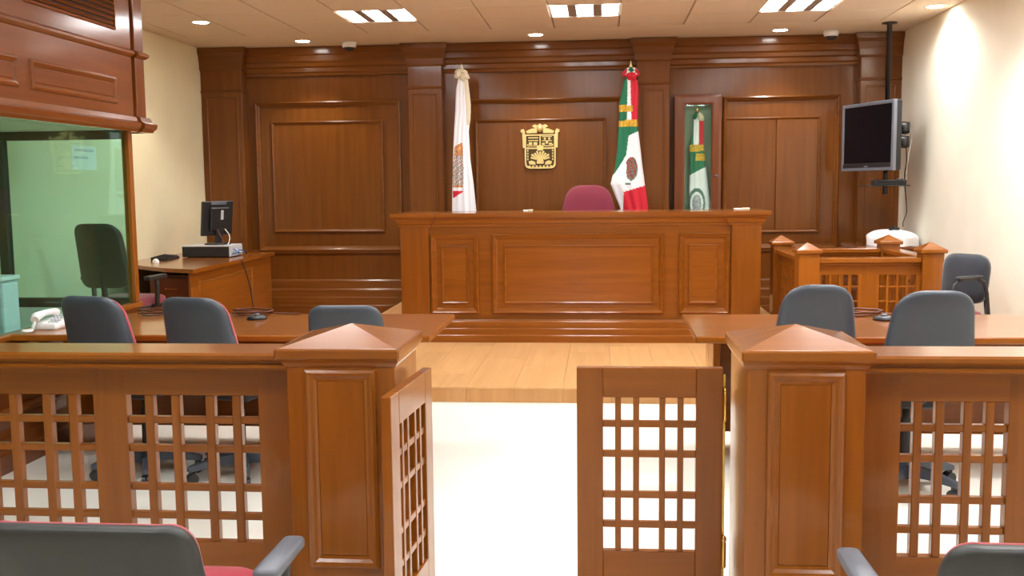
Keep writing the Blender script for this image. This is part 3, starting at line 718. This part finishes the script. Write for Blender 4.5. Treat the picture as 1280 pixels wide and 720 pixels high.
# ------------------------------------------------------------------ television on a ceiling pole
tv = thing('television', 'flat television on a black ceiling pole in the corner', 'television', (2.717, 9.95, ZC))
MB().lathe([(.0, ZC), (.07, ZC), (.07, ZC-.012), (.024, ZC-.016), (.024, 1.60), (0, 1.60)], 2.717, 9.95, 20).build('pole', 'pole_metal', tv)
XLt, YLt, XRt, YRt = 2.39, 10.33, 2.672, 9.55
d = Vector((XRt-XLt, YRt-YLt)); Wt = d.length; d.normalize(); nrm = Vector((d.y, -d.x))     # nrm faces the room
cxt, cyt = (XLt+XRt)/2, (YLt+YRt)/2
def tvp(mb, name, m, par=tv):
    mb.v = [(cxt+d.x*a+nrm.x*h, cyt+d.y*a+nrm.y*h, z) for a, h, z in mb.v]
    # winding: (d, nrm, z) is left handed, flip
    mb.f = [f[::-1] for f in mb.f]
    return mb.build(name, m, par)
zt0, zt1 = 1.625, 2.275
body = tvp(B(-Wt/2, Wt/2, -.09, -.02, zt0, zt1, .012), 'casing', 'black_plastic')
def tf(a, b, h): return (a, h, b)
tvp(MB().frame(-Wt/2, Wt/2, zt0, zt1, [(0, -.03), (0, .0), (.006, .004), (.03, .004), (.034, -.006)], tf), 'bezel', 'silver_plastic')
tvp(B(-Wt/2+.032, Wt/2-.032, -.022, -.004, zt0+.075, zt1-.03), 'screen', 'screen')
tvp(B(-Wt/2+.02, Wt/2-.02, -.022, .003, zt0+.012, zt0+.072, .003), 'speaker_bar', 'black_plastic')
tvp(B(-.03, .03, .002, .005, zt0+.034, zt0+.05), 'badge', 'silver_plastic')
tvp(B(-.12, .12, -.115, -.088, 1.82, 2.08, .006), 'mount_plate', 'black_plastic')
MB().tube([(cxt-nrm.x*.10, cyt-nrm.y*.10, 1.97), (2.717, 9.95, 1.97)], .022, 8).build('mount_arm', 'black_plastic', tv)
for z in (1.90, 2.03):
    mb = MB(); mb.tube([(2.72, 9.93, z), (2.80, 9.88, z+.01), (2.86, 9.86, z), (2.86, 9.84, z-.05)], [.03, .055, .065, .04], 10); mb.build('cable_bundle', 'black_plastic', tv)
B(2.50, 2.90, 9.78, 10.08, 1.478, 1.49, .003).build('shelf', 'black_plastic', tv)
B(2.70, 2.735, 9.93, 9.97, 1.40, 1.62, .003).build('shelf_bracket', 'dark_metal', tv)
MB().tube([(2.87, 9.84, 1.85), (2.885, 9.86, 1.70), (2.88, 9.9, 1.6), (2.90, 9.95, 1.48), (2.93, 9.98, 1.30), (2.94, 10.0, 1.22), (2.90, 9.98, 1.12), (2.90, 9.97, 1.085)], .005, 6).build('hanging_cable', 'cable_dark', tv)
MB().tube([(2.86, 9.85, 1.9), (2.91, 9.87, 1.98), (2.935, 9.9, 1.92), (2.92, 9.9, 1.82), (2.905, 9.92, 1.66), (2.91, 9.95, 1.50)], .004, 6).build('hanging_cable', 'cable_white', tv)
mp_ = thing('media_player', 'slim black player on the shelf below the television', 'media player', (2.70, 9.87, 1.49))
B(-.13, .17, -.08, .045, 0, .05, .005).build('case', 'black_plastic', mp_, world=False)
B(-.10, .14, -.083, -.078, .018, .034, .001).build('tray', 'dark_metal', mp_, world=False)
for k in range(3): MB().lathe([(0, .05), (.009, .05), (.009, .058), (0, .06)], .10+.022*k, -.02, 10).build('button', 'silver_plastic', mp_, world=False)

# ------------------------------------------------------------------ flags
def lerp_tab(tab, z):
    if z >= tab[0][0]: return tab[0][1:]
    for (z1, *a), (z0, *b) in zip(tab[:-1], tab[1:]):
        if z0 <= z <= z1:
            t = (z-z0)/(z1-z0); return [q*t+p*(1-t) for q, p in zip(a, b)]
    return tab[-1][1:]
def in_poly(x, z, poly):
    c = False; j = len(poly)-1
    for i in range(len(poly)):
        (xi, zi), (xj, zj) = poly[i], poly[j]
        if (zi > z) != (zj > z) and x < (xj-xi)*(z-zi)/(zj-zi)+xi: c = not c
        j = i
    return c
def cloth(tab, y, colour, mats, name, parent, depth=.5, nz=130, nx=64, folds=5.0, amp=.012):
    mb = MB(); z1, z0 = tab[0][0], tab[-1][0]; rows = []
    for j in range(nz+1):
        z = z1+(z0-z1)*j/nz; xl, xr = lerp_tab(tab, z); xm, hw = (xl+xr)/2, (xr-xl)/2; row = []
        g = j/nz
        for i in range(nx):
            th = 2*PI*i/nx; u = -math.cos(th); s = math.sin(th)
            dd = hw*depth
            yy = y-dd*s*(1 if s > 0 else .7)+amp*(.3+g)*math.sin(folds*u*2.2+1.3*g*3+.6)*(abs(s)**.5)
            row.append((xm+hw*u, yy, z))
        rows.append(row)
    mb.loft(rows, True)
    for k in range(len(mb.f)):
        f = mb.f[k]; n = len(f)
        if n > 4: continue
        cx = sum(mb.v[i][0] for i in f)/n; cz = sum(mb.v[i][2] for i in f)/n; cyv = sum(mb.v[i][1] for i in f)/n
        mb.mi[k] = colour(cx, cz, cyv < y)
    return mb.build(name, mats, parent)
def px2(px, py, y):                                    # photo pixel -> x, z on the plane at depth y
    v = Vector(((px-640)/FPX, (360-py)/FPX, 1)); wx, wy, wz = Xc.dot(v), Yc.dot(v), Zc.dot(v)
    return wx*y/wy, CAMH+wz*y/wy
FYY = 10.32
def tabpx(rows, y):
    out = []
    for py, pl, pr in rows:
        x, z = px2((pl+pr)/2, py, y); xl, _ = px2(pl, py, y); xr, _ = px2(pr, py, y); out.append((z, xl, xr))
    return out
def pole(t, x, y, z0, z1, matn='gold'):
    MB().lathe([(0, z0), (.15, z0), (.15, z0+.012), (.13, z0+.03), (.04, z0+.05), (.03, z0+.12), (0, z0+.12)], x, y, 28).build('stand', 'brass', t)
    MB().lathe([(0, z0+.05), (.013, z0+.05), (.013, z1-.02), (0, z1-.02)], x, y, 12).build('pole', 'brass', t)
    MB().lathe([(0, z1-.03), (.018, z1-.025), (.012, z1+.005), (.017, z1+.02), (.010, z1+.05), (0, z1+.09)], x, y, 12).build('finial', matn, t)
def bow(t, x, y, z, cols, s=1.0, name='bow'):
    for k, (dx, dz, m) in enumerate(cols):
        mb = MB(); n = 10; rings = []
        L_ = math.hypot(dx, dz); ux, uz = dx/L_, dz/L_
        for i in range(n+1):
            q = i/n; wd = (.008+.03*math.sin(q*PI))*s
            cx, cz = x+dx*q*s, z+dz*q*s-.02*s*q*q
            rings.append([(cx-uz*wd, y-.03-.012*math.sin(q*PI), cz+ux*wd), (cx+uz*wd, y-.03-.012*math.sin(q*PI), cz-ux*wd), (cx+uz*wd*.8, y-.012+.012*math.sin(q*PI), cz-ux*wd*.8), (cx-uz*wd*.8, y-.012+.012*math.sin(q*PI), cz+ux*wd*.8)])
        mb.loft(rings, True); mb.build(name, m, t)
# white flag
fx, fz = px2(577, 92, FYY)
wf = thing('white_flag', 'white flag with a coat of arms hanging on its pole by the bench', 'flag', (fx, FYY, ZD))
pole(wf, fx, FYY, ZD, fz+.02, 'flag_cream')
tab = tabpx([(97, 573, 581), (112, 570, 586), (140, 569, 588.5), (165, 567.5, 586), (200, 566, 588), (230, 565.5, 592), (264, 565, 595.5), (300, 566, 598), (330, 569, 597), (352, 574, 592)], FYY)
cr = [px2(p, q, FYY) for p, q in ((569, 183), (579, 178), (580.5, 210), (579.5, 240), (567, 248), (565, 215))]
def colw(x, z, front):
    if front and in_poly(x, z, cr):
        _, py = 0, z
        zt_, zb_ = cr[0][1], cr[4][1]; t_ = (zt_-z)/(zt_-zb_)
        if t_ < .18: return 1
        if t_ < .74: return (1, 2, 0, 2, 5, 2, 1)[(int((x+5)*110)*2+int(z*80)*3) % 7]
        return 1 if t_ < .8 else 0 if t_ < .85 else 3
    return 4 if z > px2(570, 140, FYY)[1] else 0
cloth(tab, FYY, colw, ['flag_white', 'crest_orange', 'crest_grey', 'flag_red', 'flag_white', 'crest_green'], 'cloth', wf, nz=180, nx=120)
bow(wf, fx, FYY, fz-.01, [(-.06, .06, 'flag_cream'), (.06, .05, 'flag_cream'), (-.075, .0, 'flag_cream'), (.085, -.02, 'flag_cream'), (.01, .08, 'flag_cream'), (.05, -.06, 'flag_cream')], 1.0)
cloth(tabpx([(100, 580, 585), (130, 582, 588.5), (150, 583, 588), (156, 584, 587)], FYY-.03), FYY-.03, lambda *a: 0, ['flag_cream'], 'ribbon', wf, nz=40, nx=20, amp=.006)
# Mexican tricolour
mx_, mz_ = px2(788.5, 90, FYY)
mf = thing('tricolour_flag', 'green, white and red flag with a central crest hanging beside the bench', 'flag', (mx_, FYY, ZD))
pole(mf, mx_, FYY, ZD, mz_+.03, 'gold')
q = lambda cx, cy: px2(740+cx/3.428, 70+cy/3.428, FYY)
tab = [(q(165, 90)[1], q(150, 90)[0], q(180, 90)[0])]
for cy, l, r in ((105, 136, 196), (160, 126, 200), (210, 115, 198), (250, 116, 196), (300, 114, 196), (400, 108, 208), (480, 98, 217), (520, 86, 223), (548, 80, 226), (590, 96, 233), (640, 116, 240), (665, 124, 243), (760, 130, 250), (860, 138, 250), (930, 160, 240)):
    z = q(170, cy)[1]; tab.append((z, q(l, cy)[0], q(r, cy)[0]))
P_w1 = [q(*p) for p in ((152, 90), (164, 90), (168, 272), (150, 272))]
P_r1 = [q(*p) for p in ((164, 80), (230, 80), (230, 290), (168, 290))]
P_g1 = [q(*p) for p in ((108, 212), (176, 212), (174, 238), (110, 240))]
P_g2 = [q(*p) for p in ((110, 277), (200, 274), (200, 304), (112, 304))]
P_w2 = [q(*p) for p in ((156, 342), (200, 322), (260, 545), (136, 582), (146, 428))]
P_w3 = [q(*p) for p in ((147, 424), (136, 582), (130, 700), (60, 560), (60, 540), (100, 500))]
P_r2 = [q(*p) for p in ((136, 582), (260, 540), (280, 950), (120, 950), (130, 690))]
ec = q(168, 484); erx, erz = q(195, 484)[0]-ec[0], ec[1]-q(168, 534)[1]
ec2 = q(153, 549); 
def colm(x, z, front):
    if in_poly(x, z, P_g1) or in_poly(x, z, P_g2): return 3
    if front and ((x-ec[0])/erx)**2+((z-ec[1])/erz)**2 < 1 and x > q(147, 484)[0]: return (4, 4, 5, 4, 4, 4, 5, 4, 4)[(int((x+5)*95)*5+int(z*70)*7) % 9] if ((x-ec[0])/erx)**2+((z-ec[1])/erz)**2 < .75 else (5 if z < ec[1] else 4)
    if front and abs(x-ec2[0]) < .025 and abs(z-ec2[1]) < .012: return 5
    if in_poly(x, z, P_w2) or in_poly(x, z, P_w3) or in_poly(x, z, P_w1): return 1
    if in_poly(x, z, P_r1) or in_poly(x, z, P_r2): return 2
    return 0
cloth(tab, FYY, colm, ['flag_green', 'flag_white', 'flag_red', 'flag_gold', 'crest_brown', 'crest_green'], 'cloth', mf, nz=200, nx=120, depth=.4)
bow(mf, mx_, FYY, mz_-.005, [(-.09, .0, 'flag_red'), (.09, .0, 'flag_red'), (-.07, .03, 'flag_white'), (.075, .03, 'flag_white'), (-.05, .06, 'flag_green'), (.05, .055, 'flag_green'), (-.02, -.06, 'flag_red'), (.04, -.06, 'flag_red')], 1.0)

# ------------------------------------------------------------------ flag cabinet with a flag inside
CX0, CX1, CYF, CZ0, CZ1 = .752, 1.232, 10.56, ZD, 2.435
fc = thing('flag_cabinet', 'tall narrow red-brown cabinet with a glass door holding a flag', 'cabinet', ((CX0+CX1)/2, 10.64, ZD))
YK = YB-.035
B(CX0, CX0+.02, CYF+.03, YK, CZ0, CZ1).build('side_panel', 'case_red', fc); B(CX1-.02, CX1, CYF+.03, YK, CZ0, CZ1).build('side_panel', 'case_red', fc)
B(CX0+.02, CX1-.02, CYF+.03, YK, CZ1-.02, CZ1).build('top_panel', 'case_red', fc); B(CX0+.02, CX1-.02, CYF+.03, YK, CZ0, CZ0+.08).build('bottom_panel', 'case_red', fc)
B(CX0+.02, CX1-.02, YK-.008, YK, CZ0+.08, CZ1-.02).build('back_panel', 'case_back', fc)
dr = MB().frame(CX0, CX1, CZ0, CZ1, [(0, -.03), (0, .0), (.004, .006), (.03, .010), (.085, .010), (.10, .004), (.105, -.01), (.105, -.03)], fy(CYF)).build('door_frame', 'case_red', fc)
B(CX0+.10, CX1-.10, CYF+.012, CYF+.016, CZ0+.1, CZ1-.1).build('glass_pane', 'clear_glass', dr)
MB().lathe([(0, -.012), (.011, -.01), (.013, 0), (.011, .01), (0, .012)], 0, 0, 12).build('door_knob', 'silver_plastic', dr, world=False, loc=(CX1-.055-(CX0+CX1)/2, CYF-.022-10.64, 1.60-ZD))
CFY = 10.64
pf = thing('cased_flag', 'folded green, white and red flag standing behind the cabinet glass', 'flag', (px2(871, 140, CFY)[0], CFY, ZD+.08))
q2 = lambda cx, cy: px2(840+cx/4., 110+cy/4., CFY)
pxm = px2(871.5, 140, CFY)
MB().lathe([(0, ZD+.08), (.05, ZD+.08), (.05, ZD+.1), (.012, ZD+.12), (.010, pxm[1]), (.016, pxm[1]+.01), (.0, pxm[1]+.05)], pxm[0], CFY, 14).build('pole', 'brass', pf)
tab = []
for cy, l, r in ((118, 118, 140), (150, 106, 158), (230, 102, 160), (290, 86, 160), (400, 88, 170), (500, 86, 182), (610, 84, 197), (800, 88, 205), (1000, 100, 195)):
    tab.append((q2(130, cy)[1], q2(l, cy)[0], q2(r, cy)[0]))
A_w = [q2(*p) for p in ((108, 130), (134, 130), (134, 285), (106, 285))]
A_r = [q2(*p) for p in ((134, 120), (170, 120), (170, 285), (134, 285))]
A_o = [q2(*p) for p in ((80, 285), (170, 285), (170, 315), (80, 320))]
A_o2 = [q2(*p) for p in ((120, 330), (170, 325), (172, 362), (115, 365))]
A_w2 = [q2(*p) for p in ((80, 440), (168, 394), (260, 700), (260, 1100), (60, 1100))]
e3 = q2(122, 575); e3x, e3z = q2(165, 575)[0]-e3[0], e3[1]-q2(122, 650)[1]
def colc(x, z, front):
    if in_poly(x, z, A_o) or in_poly(x, z, A_o2): return 3
    if in_poly(x, z, A_w2):
        r = ((x-e3[0])/e3x)**2+((z-e3[1])/e3z)**2
        if front and .55 < r < 1: return 4
        if front and r < .3: return 5
        return 1
    if in_poly(x, z, A_w): return 1
    if in_poly(x, z, A_r): return 2
    return 0
cloth(tab, CFY, colc, ['flag_green', 'flag_white', 'flag_red', 'flag_gold', 'crest_green', 'crest_grey'], 'cloth', pf, nz=200, nx=90, depth=.35, amp=.004)
bow(pf, pxm[0], CFY, pxm[1]-.04, [(-.05, .0, 'flag_green'), (.06, .01, 'flag_cream'), (.075, -.03, 'flag_cream')], .9)

# ------------------------------------------------------------------ glass booth on the left wall
BF, BE, BN = -3.25, 6.76, 2.0        # front plane, far end, near end
bo_ = thing('glass_booth', 'wood and green glass booth along the cream wall with panelled upper cabinet', 'booth', (-3.7, 4.4, 0))
B(XL+.001, BF, BN, BE, 0, .06).build('floor_slab', 'ground_dark', bo_)
B(BF-.06, BF, BN, BE, 0, .70, .003).build('lower_wall', 'booth_y', bo_)
B(BF-.06, BF+.02, BN, BE+.01, .70, .735, .006).build('sill', 'wood_y', bo_)
MB().sweep([(BF, BE), (BF, BN)][::-1], [(0, 0), (.05, 0), (.05, .10), (.038, .115), (.03, .16), (.016, .175), (.01, .215), (0, .225)]).build('base_moulding', 'booth_y', bo_)
MB().sweep([(BF, BE), (BF, BN)][::-1], [(0, .28), (.02, .285), (.03, .30), (.03, .315), (.012, .33), (0, .335)]).build('rail_moulding', 'booth_y', bo_)
MB().sweep([(BF, BE), (BF, BN)][::-1], [(0, .60), (.022, .61), (.055, .645), (.055, .66), (0, .665)]).build('rail_moulding', 'wood_y', bo_)
# far end: low white panel, dark glazing frame, glass
B(XL+.001, BF-.06, BE-.06, BE, .06, .70).build('end_panel', 'pale_wall', bo_)
B(XL+.001, BF-.055, BE-.06, BE, .70, .765, .003).build('end_frame', 'frame_dark', bo_)
B(XL+.001, BF-.055, BE-.06, BE, 1.87, 1.93, .003).build('end_frame', 'frame_dark', bo_)
B(-4.235, -4.165, BE-.06, BE, .765, 1.87, .003).build('end_frame', 'frame_dark', bo_)
B(XL+.001, BF-.055, BE-.034, BE-.026, .765, 1.87).build('end_glass', 'green_glass', bo_)
# front glass and posts
B(BF-.055, BF-.0, BE-.055, BE, .735, 1.93, .004).build('corner_post', 'wood_z', bo_)
B(BF-.034, BF-.026, BN+.06, BE-.055, .735, 1.93).build('front_glass', 'green_glass', bo_)
B(BF-.055, BF-.0, BN, BN+.06, .735, 1.93, .004).build('corner_post', 'wood_z', bo_)
# upper cabinet
UE = 6.90
B(XL+.001, BF+.01, BN, UE, 1.93, 1.95).build('cabinet_underside', 'pale_wall', bo_)
B(XL+.001, BF+.03, BN, UE-.16, 1.95, ZC, .002).build('cabinet_body', 'booth_y', bo_)
B(XL+.001, BF+.045, UE-.135, UE, 1.95, ZC, .004).build('cabinet_end_pilaster', 'booth_z', bo_)
B(XL+.001, BF+.012, UE-.16, UE-.135, 1.95, ZC).build('cabinet_groove', 'ground_dark', bo_)
CPROF = [(0, 1.915), (.03, 1.918), (.038, 1.935), (.05, 1.945), (.055, 1.975), (.03, 1.99), (.018, 2.02), (0, 2.025)]
for (xx, ya, yb) in ((BF+.03, BN, UE-.165), (BF+.045, UE-.14, UE)):
    MB().sweep([(xx, yb), (xx, ya)][::-1] if ya < UE-.2 else [(xx, ya), (xx, yb), (XL+.01, yb)], CPROF).build('bottom_moulding', 'booth_y', bo_)
    MB().sweep([(xx, ya), (xx, yb)] if ya < UE-.2 else [(xx, ya), (xx, yb), (XL+.01, yb)], [(0, 2.425), (.012, 2.43), (.028, 2.445), (.028, 2.46), (.01, 2.475), (0, 2.475)]).build('middle_moulding', 'booth_y', bo_)
fx_ = lambda x: (lambda a, b, h: (x+h, a, b))
FRB = [(0, 0), (.006, .012), (.018, .016), (.032, .008), (.045, -.006), (.05, -.006)]
ya = 6.50
for k in range(3):
    y1, y0 = ya, ya-1.02
    MB().frame(y0, y1, 2.09, 2.265, FRB, fx_(BF+.03)).build('panel_moulding', 'booth_y', bo_)
    B(BF+.02, BF+.034, y0+.045, y1-.045, 2.135, 2.22, .003).build('panel', 'booth_y', bo_)
    # louvred grille
    MB().frame(y0-.02, y1+.02, 2.575, 2.98, [(0, 0), (.004, .012), (.018, .014), (.022, .0)], fx_(BF+.03)).build('grille_frame', 'booth_y', bo_)
    B(BF+.029, BF+.032, y0, y1, 2.595, 2.96).build('grille_backing', 'ground_dark', bo_)
    for j in range(11):
        z = 2.60+j*.034
        mb = MB(); mb.add([(BF+.033, y0, z+.018), (BF+.033, y1, z+.018), (BF+.046, y1, z), (BF+.046, y0, z), (BF+.033, y0, z+.024), (BF+.033, y1, z+.024), (BF+.049, y1, z+.004), (BF+.049, y0, z+.004)],
                          [(0, 1, 2, 3), (7, 6, 5, 4), (3, 2, 6, 7), (0, 4, 5, 1), (0, 3, 7, 4), (1, 5, 6, 2)])
        mb.build('louvre_slat', 'booth_y', bo_)
    ya -= 1.14
# pale cabinet inside the booth
pc = thing('pale_cabinet', 'narrow pale upright cabinet standing inside the glass booth', 'cabinet', (-4.05, 6.42, .06))
B(-4.17, -3.99, 6.3, 6.5, .06, .92, .004).build('body', 'case_grey', pc)
B(-3.995, -3.983, 6.31, 6.49, .12, .90, .003).build('door', 'white_plastic', pc)
B(-4.175, -3.975, 6.29, 6.51, .92, .95, .005).build('top', 'white_plastic', pc)
# notice on the left wall
nt_ = thing('wall_notice', 'pale paper notice taped to the wall, seen through the booth glass', 'notice', (XL, 8.05, 1.78))
B(XL+.0005, XL+.003, 7.86, 8.26, 1.69, 1.89).build('sheet', 'paper', nt_)
B(XL+.003, XL+.0035, 7.90, 8.22, 1.84, 1.86).build('printed_line', 'case_grey', nt_); B(XL+.003, XL+.0035, 7.90, 8.12, 1.78, 1.80).build('printed_line', 'case_grey', nt_)

# ------------------------------------------------------------------ clerk desk with computer
ck = thing('clerk_desk', 'reddish wooden desk with a computer in the corner beside the booth', 'desk', (-3.8, 9.0, ZP))
poly = [(-3.31, 7.84), (-3.34, 9.98), (-4.29, 9.98), (-4.29, 8.5), (-3.98, 8.28), (-3.62, 7.98)]
MB().prism(poly[::1], .838, .87).build('desktop', 'wood_y', ck)
B(-3.40, -3.375, 7.95, 9.95, ZP, .838, .003).build('side_panel', 'wood_y', ck)
MB().frame(8.1, 9.4, .25, .76, [(0, 0), (.006, .010), (.02, .012), (.03, .0)], fx_(-3.375)).build('panel_moulding', 'wood_y', ck)
B(-3.80, -3.402, 8.10, 8.5, ZP+.03, .80, .003).build('drawer_unit', 'case_red', ck)
for k in range(3):
    dw = B(-3.785, -3.415, 8.085, 8.10, .17+k*.21, .36+k*.21, .003).build('drawer', 'case_red', ck)
    B(-3.66, -3.54, 8.07, 8.085, .26+k*.21, .272+k*.21, .002).build('handle', 'brass', dw)
B(-4.28, -3.40, 9.9, 9.93, ZP, .838, .003).build('back_panel', 'wood_x', ck)
cp = thing('computer_case', 'black desktop computer lying flat under the monitor', 'computer', (-3.75, 9.36, .87))
B(-3.985, -3.525, 9.2, 9.55, .875, .975, .006).build('case', 'black_plastic', cp)
B(-3.987, -3.523, 9.198, 9.552, .972, .984, .003).build('lid', 'case_grey', cp)
B(-3.527, -3.518, 9.205, 9.545, .878, .972, .002).build('rear_panel', 'case_grey', cp)
for k in range(4): B(-3.95+.13*k, -3.93+.13*k, 9.25, 9.5, .87, .876).build('foot', 'black_plastic', cp)
for k in range(4):
    y = 9.25+.07*k
    MB().tube([(-3.518, y, .90+.02*(k % 3)), (-3.48, y+.01, .91+.01*k), (-3.455, y+.03, .93-.015*k), (-3.47, y+.06, .9), (-3.515, y+.05, .95-.01*k)], .006, 6).build('plug_cable', ['cable_blue', 'cable_white', 'cable_blue', 'cable_dark'][k], cp)
mo = thing('monitor', 'black flat monitor seen from behind on the computer case', 'monitor', (-3.70, 9.38, .984), math.radians(247))
mo_tilt = .10
def mt(mb, n, m, par=mo):
    mb.v = [(x, y-mo_tilt*(z-.2)*-1, z) for x, y, z in mb.v]; return mb.build(n, m, par, world=False)
mt(B(-.20, .20, -.02, .012, .09, .42, .008), 'casing', 'black_plastic')
mt(B(-.185, .185, -.024, -.018, .105, .405), 'screen', 'screen')
mt(B(-.12, .12, .01, .045, .14, .36, .012), 'rear_bulge', 'black_plastic')
mt(B(-.10, .10, .012, .02, .385, .41, .002), 'rear_strip', 'silver_plastic')
mt(B(-.035, .0, .044, .049, .24, .33, .002), 'rear_label', 'case_grey')
B(-.04, .04, .0, .035, .02, .2, .006).build('stem', 'black_plastic', mo, world=False)
pad(MB(), round_poly([(-.11, -.09), (.11, -.09), (.11, .09), (-.11, .09)], .05, 5), [(.0, 0), (0, .01), (.02, .018), (.06, .022)], lambda a, b, h: (a, b, h)).build('base', 'black_plastic', mo, world=False)
for k, c_ in enumerate(('cable_white', 'cable_brown')):
    MB().tube([(-.06+.1*k, .04, .15), (-.07+.12*k, .08, .10), (-.05+.1*k, .11, .06), (.0+.08*k, .14, .012), (.04+.05*k, .16, .006)], .005, 6).build('cable', c_, mo, world=False)
kb = thing('keyboard', 'black keyboard on the computer desk near the monitor', 'keyboard', (-4.06, 9.0, .87), math.radians(100))
MB().add([(-.22, -.075, 0), (.22, -.075, 0), (.22, .075, 0), (-.22, .075, 0), (-.22, -.075, .016), (.22, -.075, .016), (.22, .075, .034), (-.22, .075, .034)], [(0, 3, 2, 1), (4, 5, 6, 7), (0, 1, 5, 4), (1, 2, 6, 5), (2, 3, 7, 6), (3, 0, 4, 7)]).build('body', 'black_plastic', kb, world=False)
k0 = B(-.0065, .0065, -.0065, .0065, 0, .007, .002).build('key', 'dark_metal', kb, world=False, loc=(-.2, -.055, .019))
for j in range(5):
    for i in range(21):
        if i or j: inst(k0, kb, (-.2+i*.02, -.055+j*.026, .019+j*.0031))
ms = thing('mouse', 'white computer mouse beside the black keyboard', 'mouse', (-3.98, 8.62, .87), .6)
rings = []
for q_ in range(6):
    t_ = q_/5; r_ = math.cos(t_*PI/2*.93)
    rings.append([(.029*r_*math.cos(2*PI*k/16), .052*r_*math.sin(2*PI*k/16), .034*math.sin(t_*PI/2)) for k in range(16)])
MB().loft(rings, True).build('shell', 'white_plastic', ms, world=False)
B(-.003, .003, .018, .032, .026, .033, .001).build('wheel', 'dark_metal', ms, world=False)
dc = MB().tube([(0, 0, 0), (.03, .02, -.10), (.05, .08, -.28), (.045, .16, -.5), (.07, .2, -.70), (.12, .18, -.752)], .006, 6).build('desk_cable', 'cable_dark'); dc.location = (-3.295, 8.9, .866)
tag(dc, 'dark cable hanging down the side of the computer desk', 'cable')

# drop the bare 'category' from structure children
for o in bpy.data.objects:
    if o.parent and 'category' in o: del o['category']
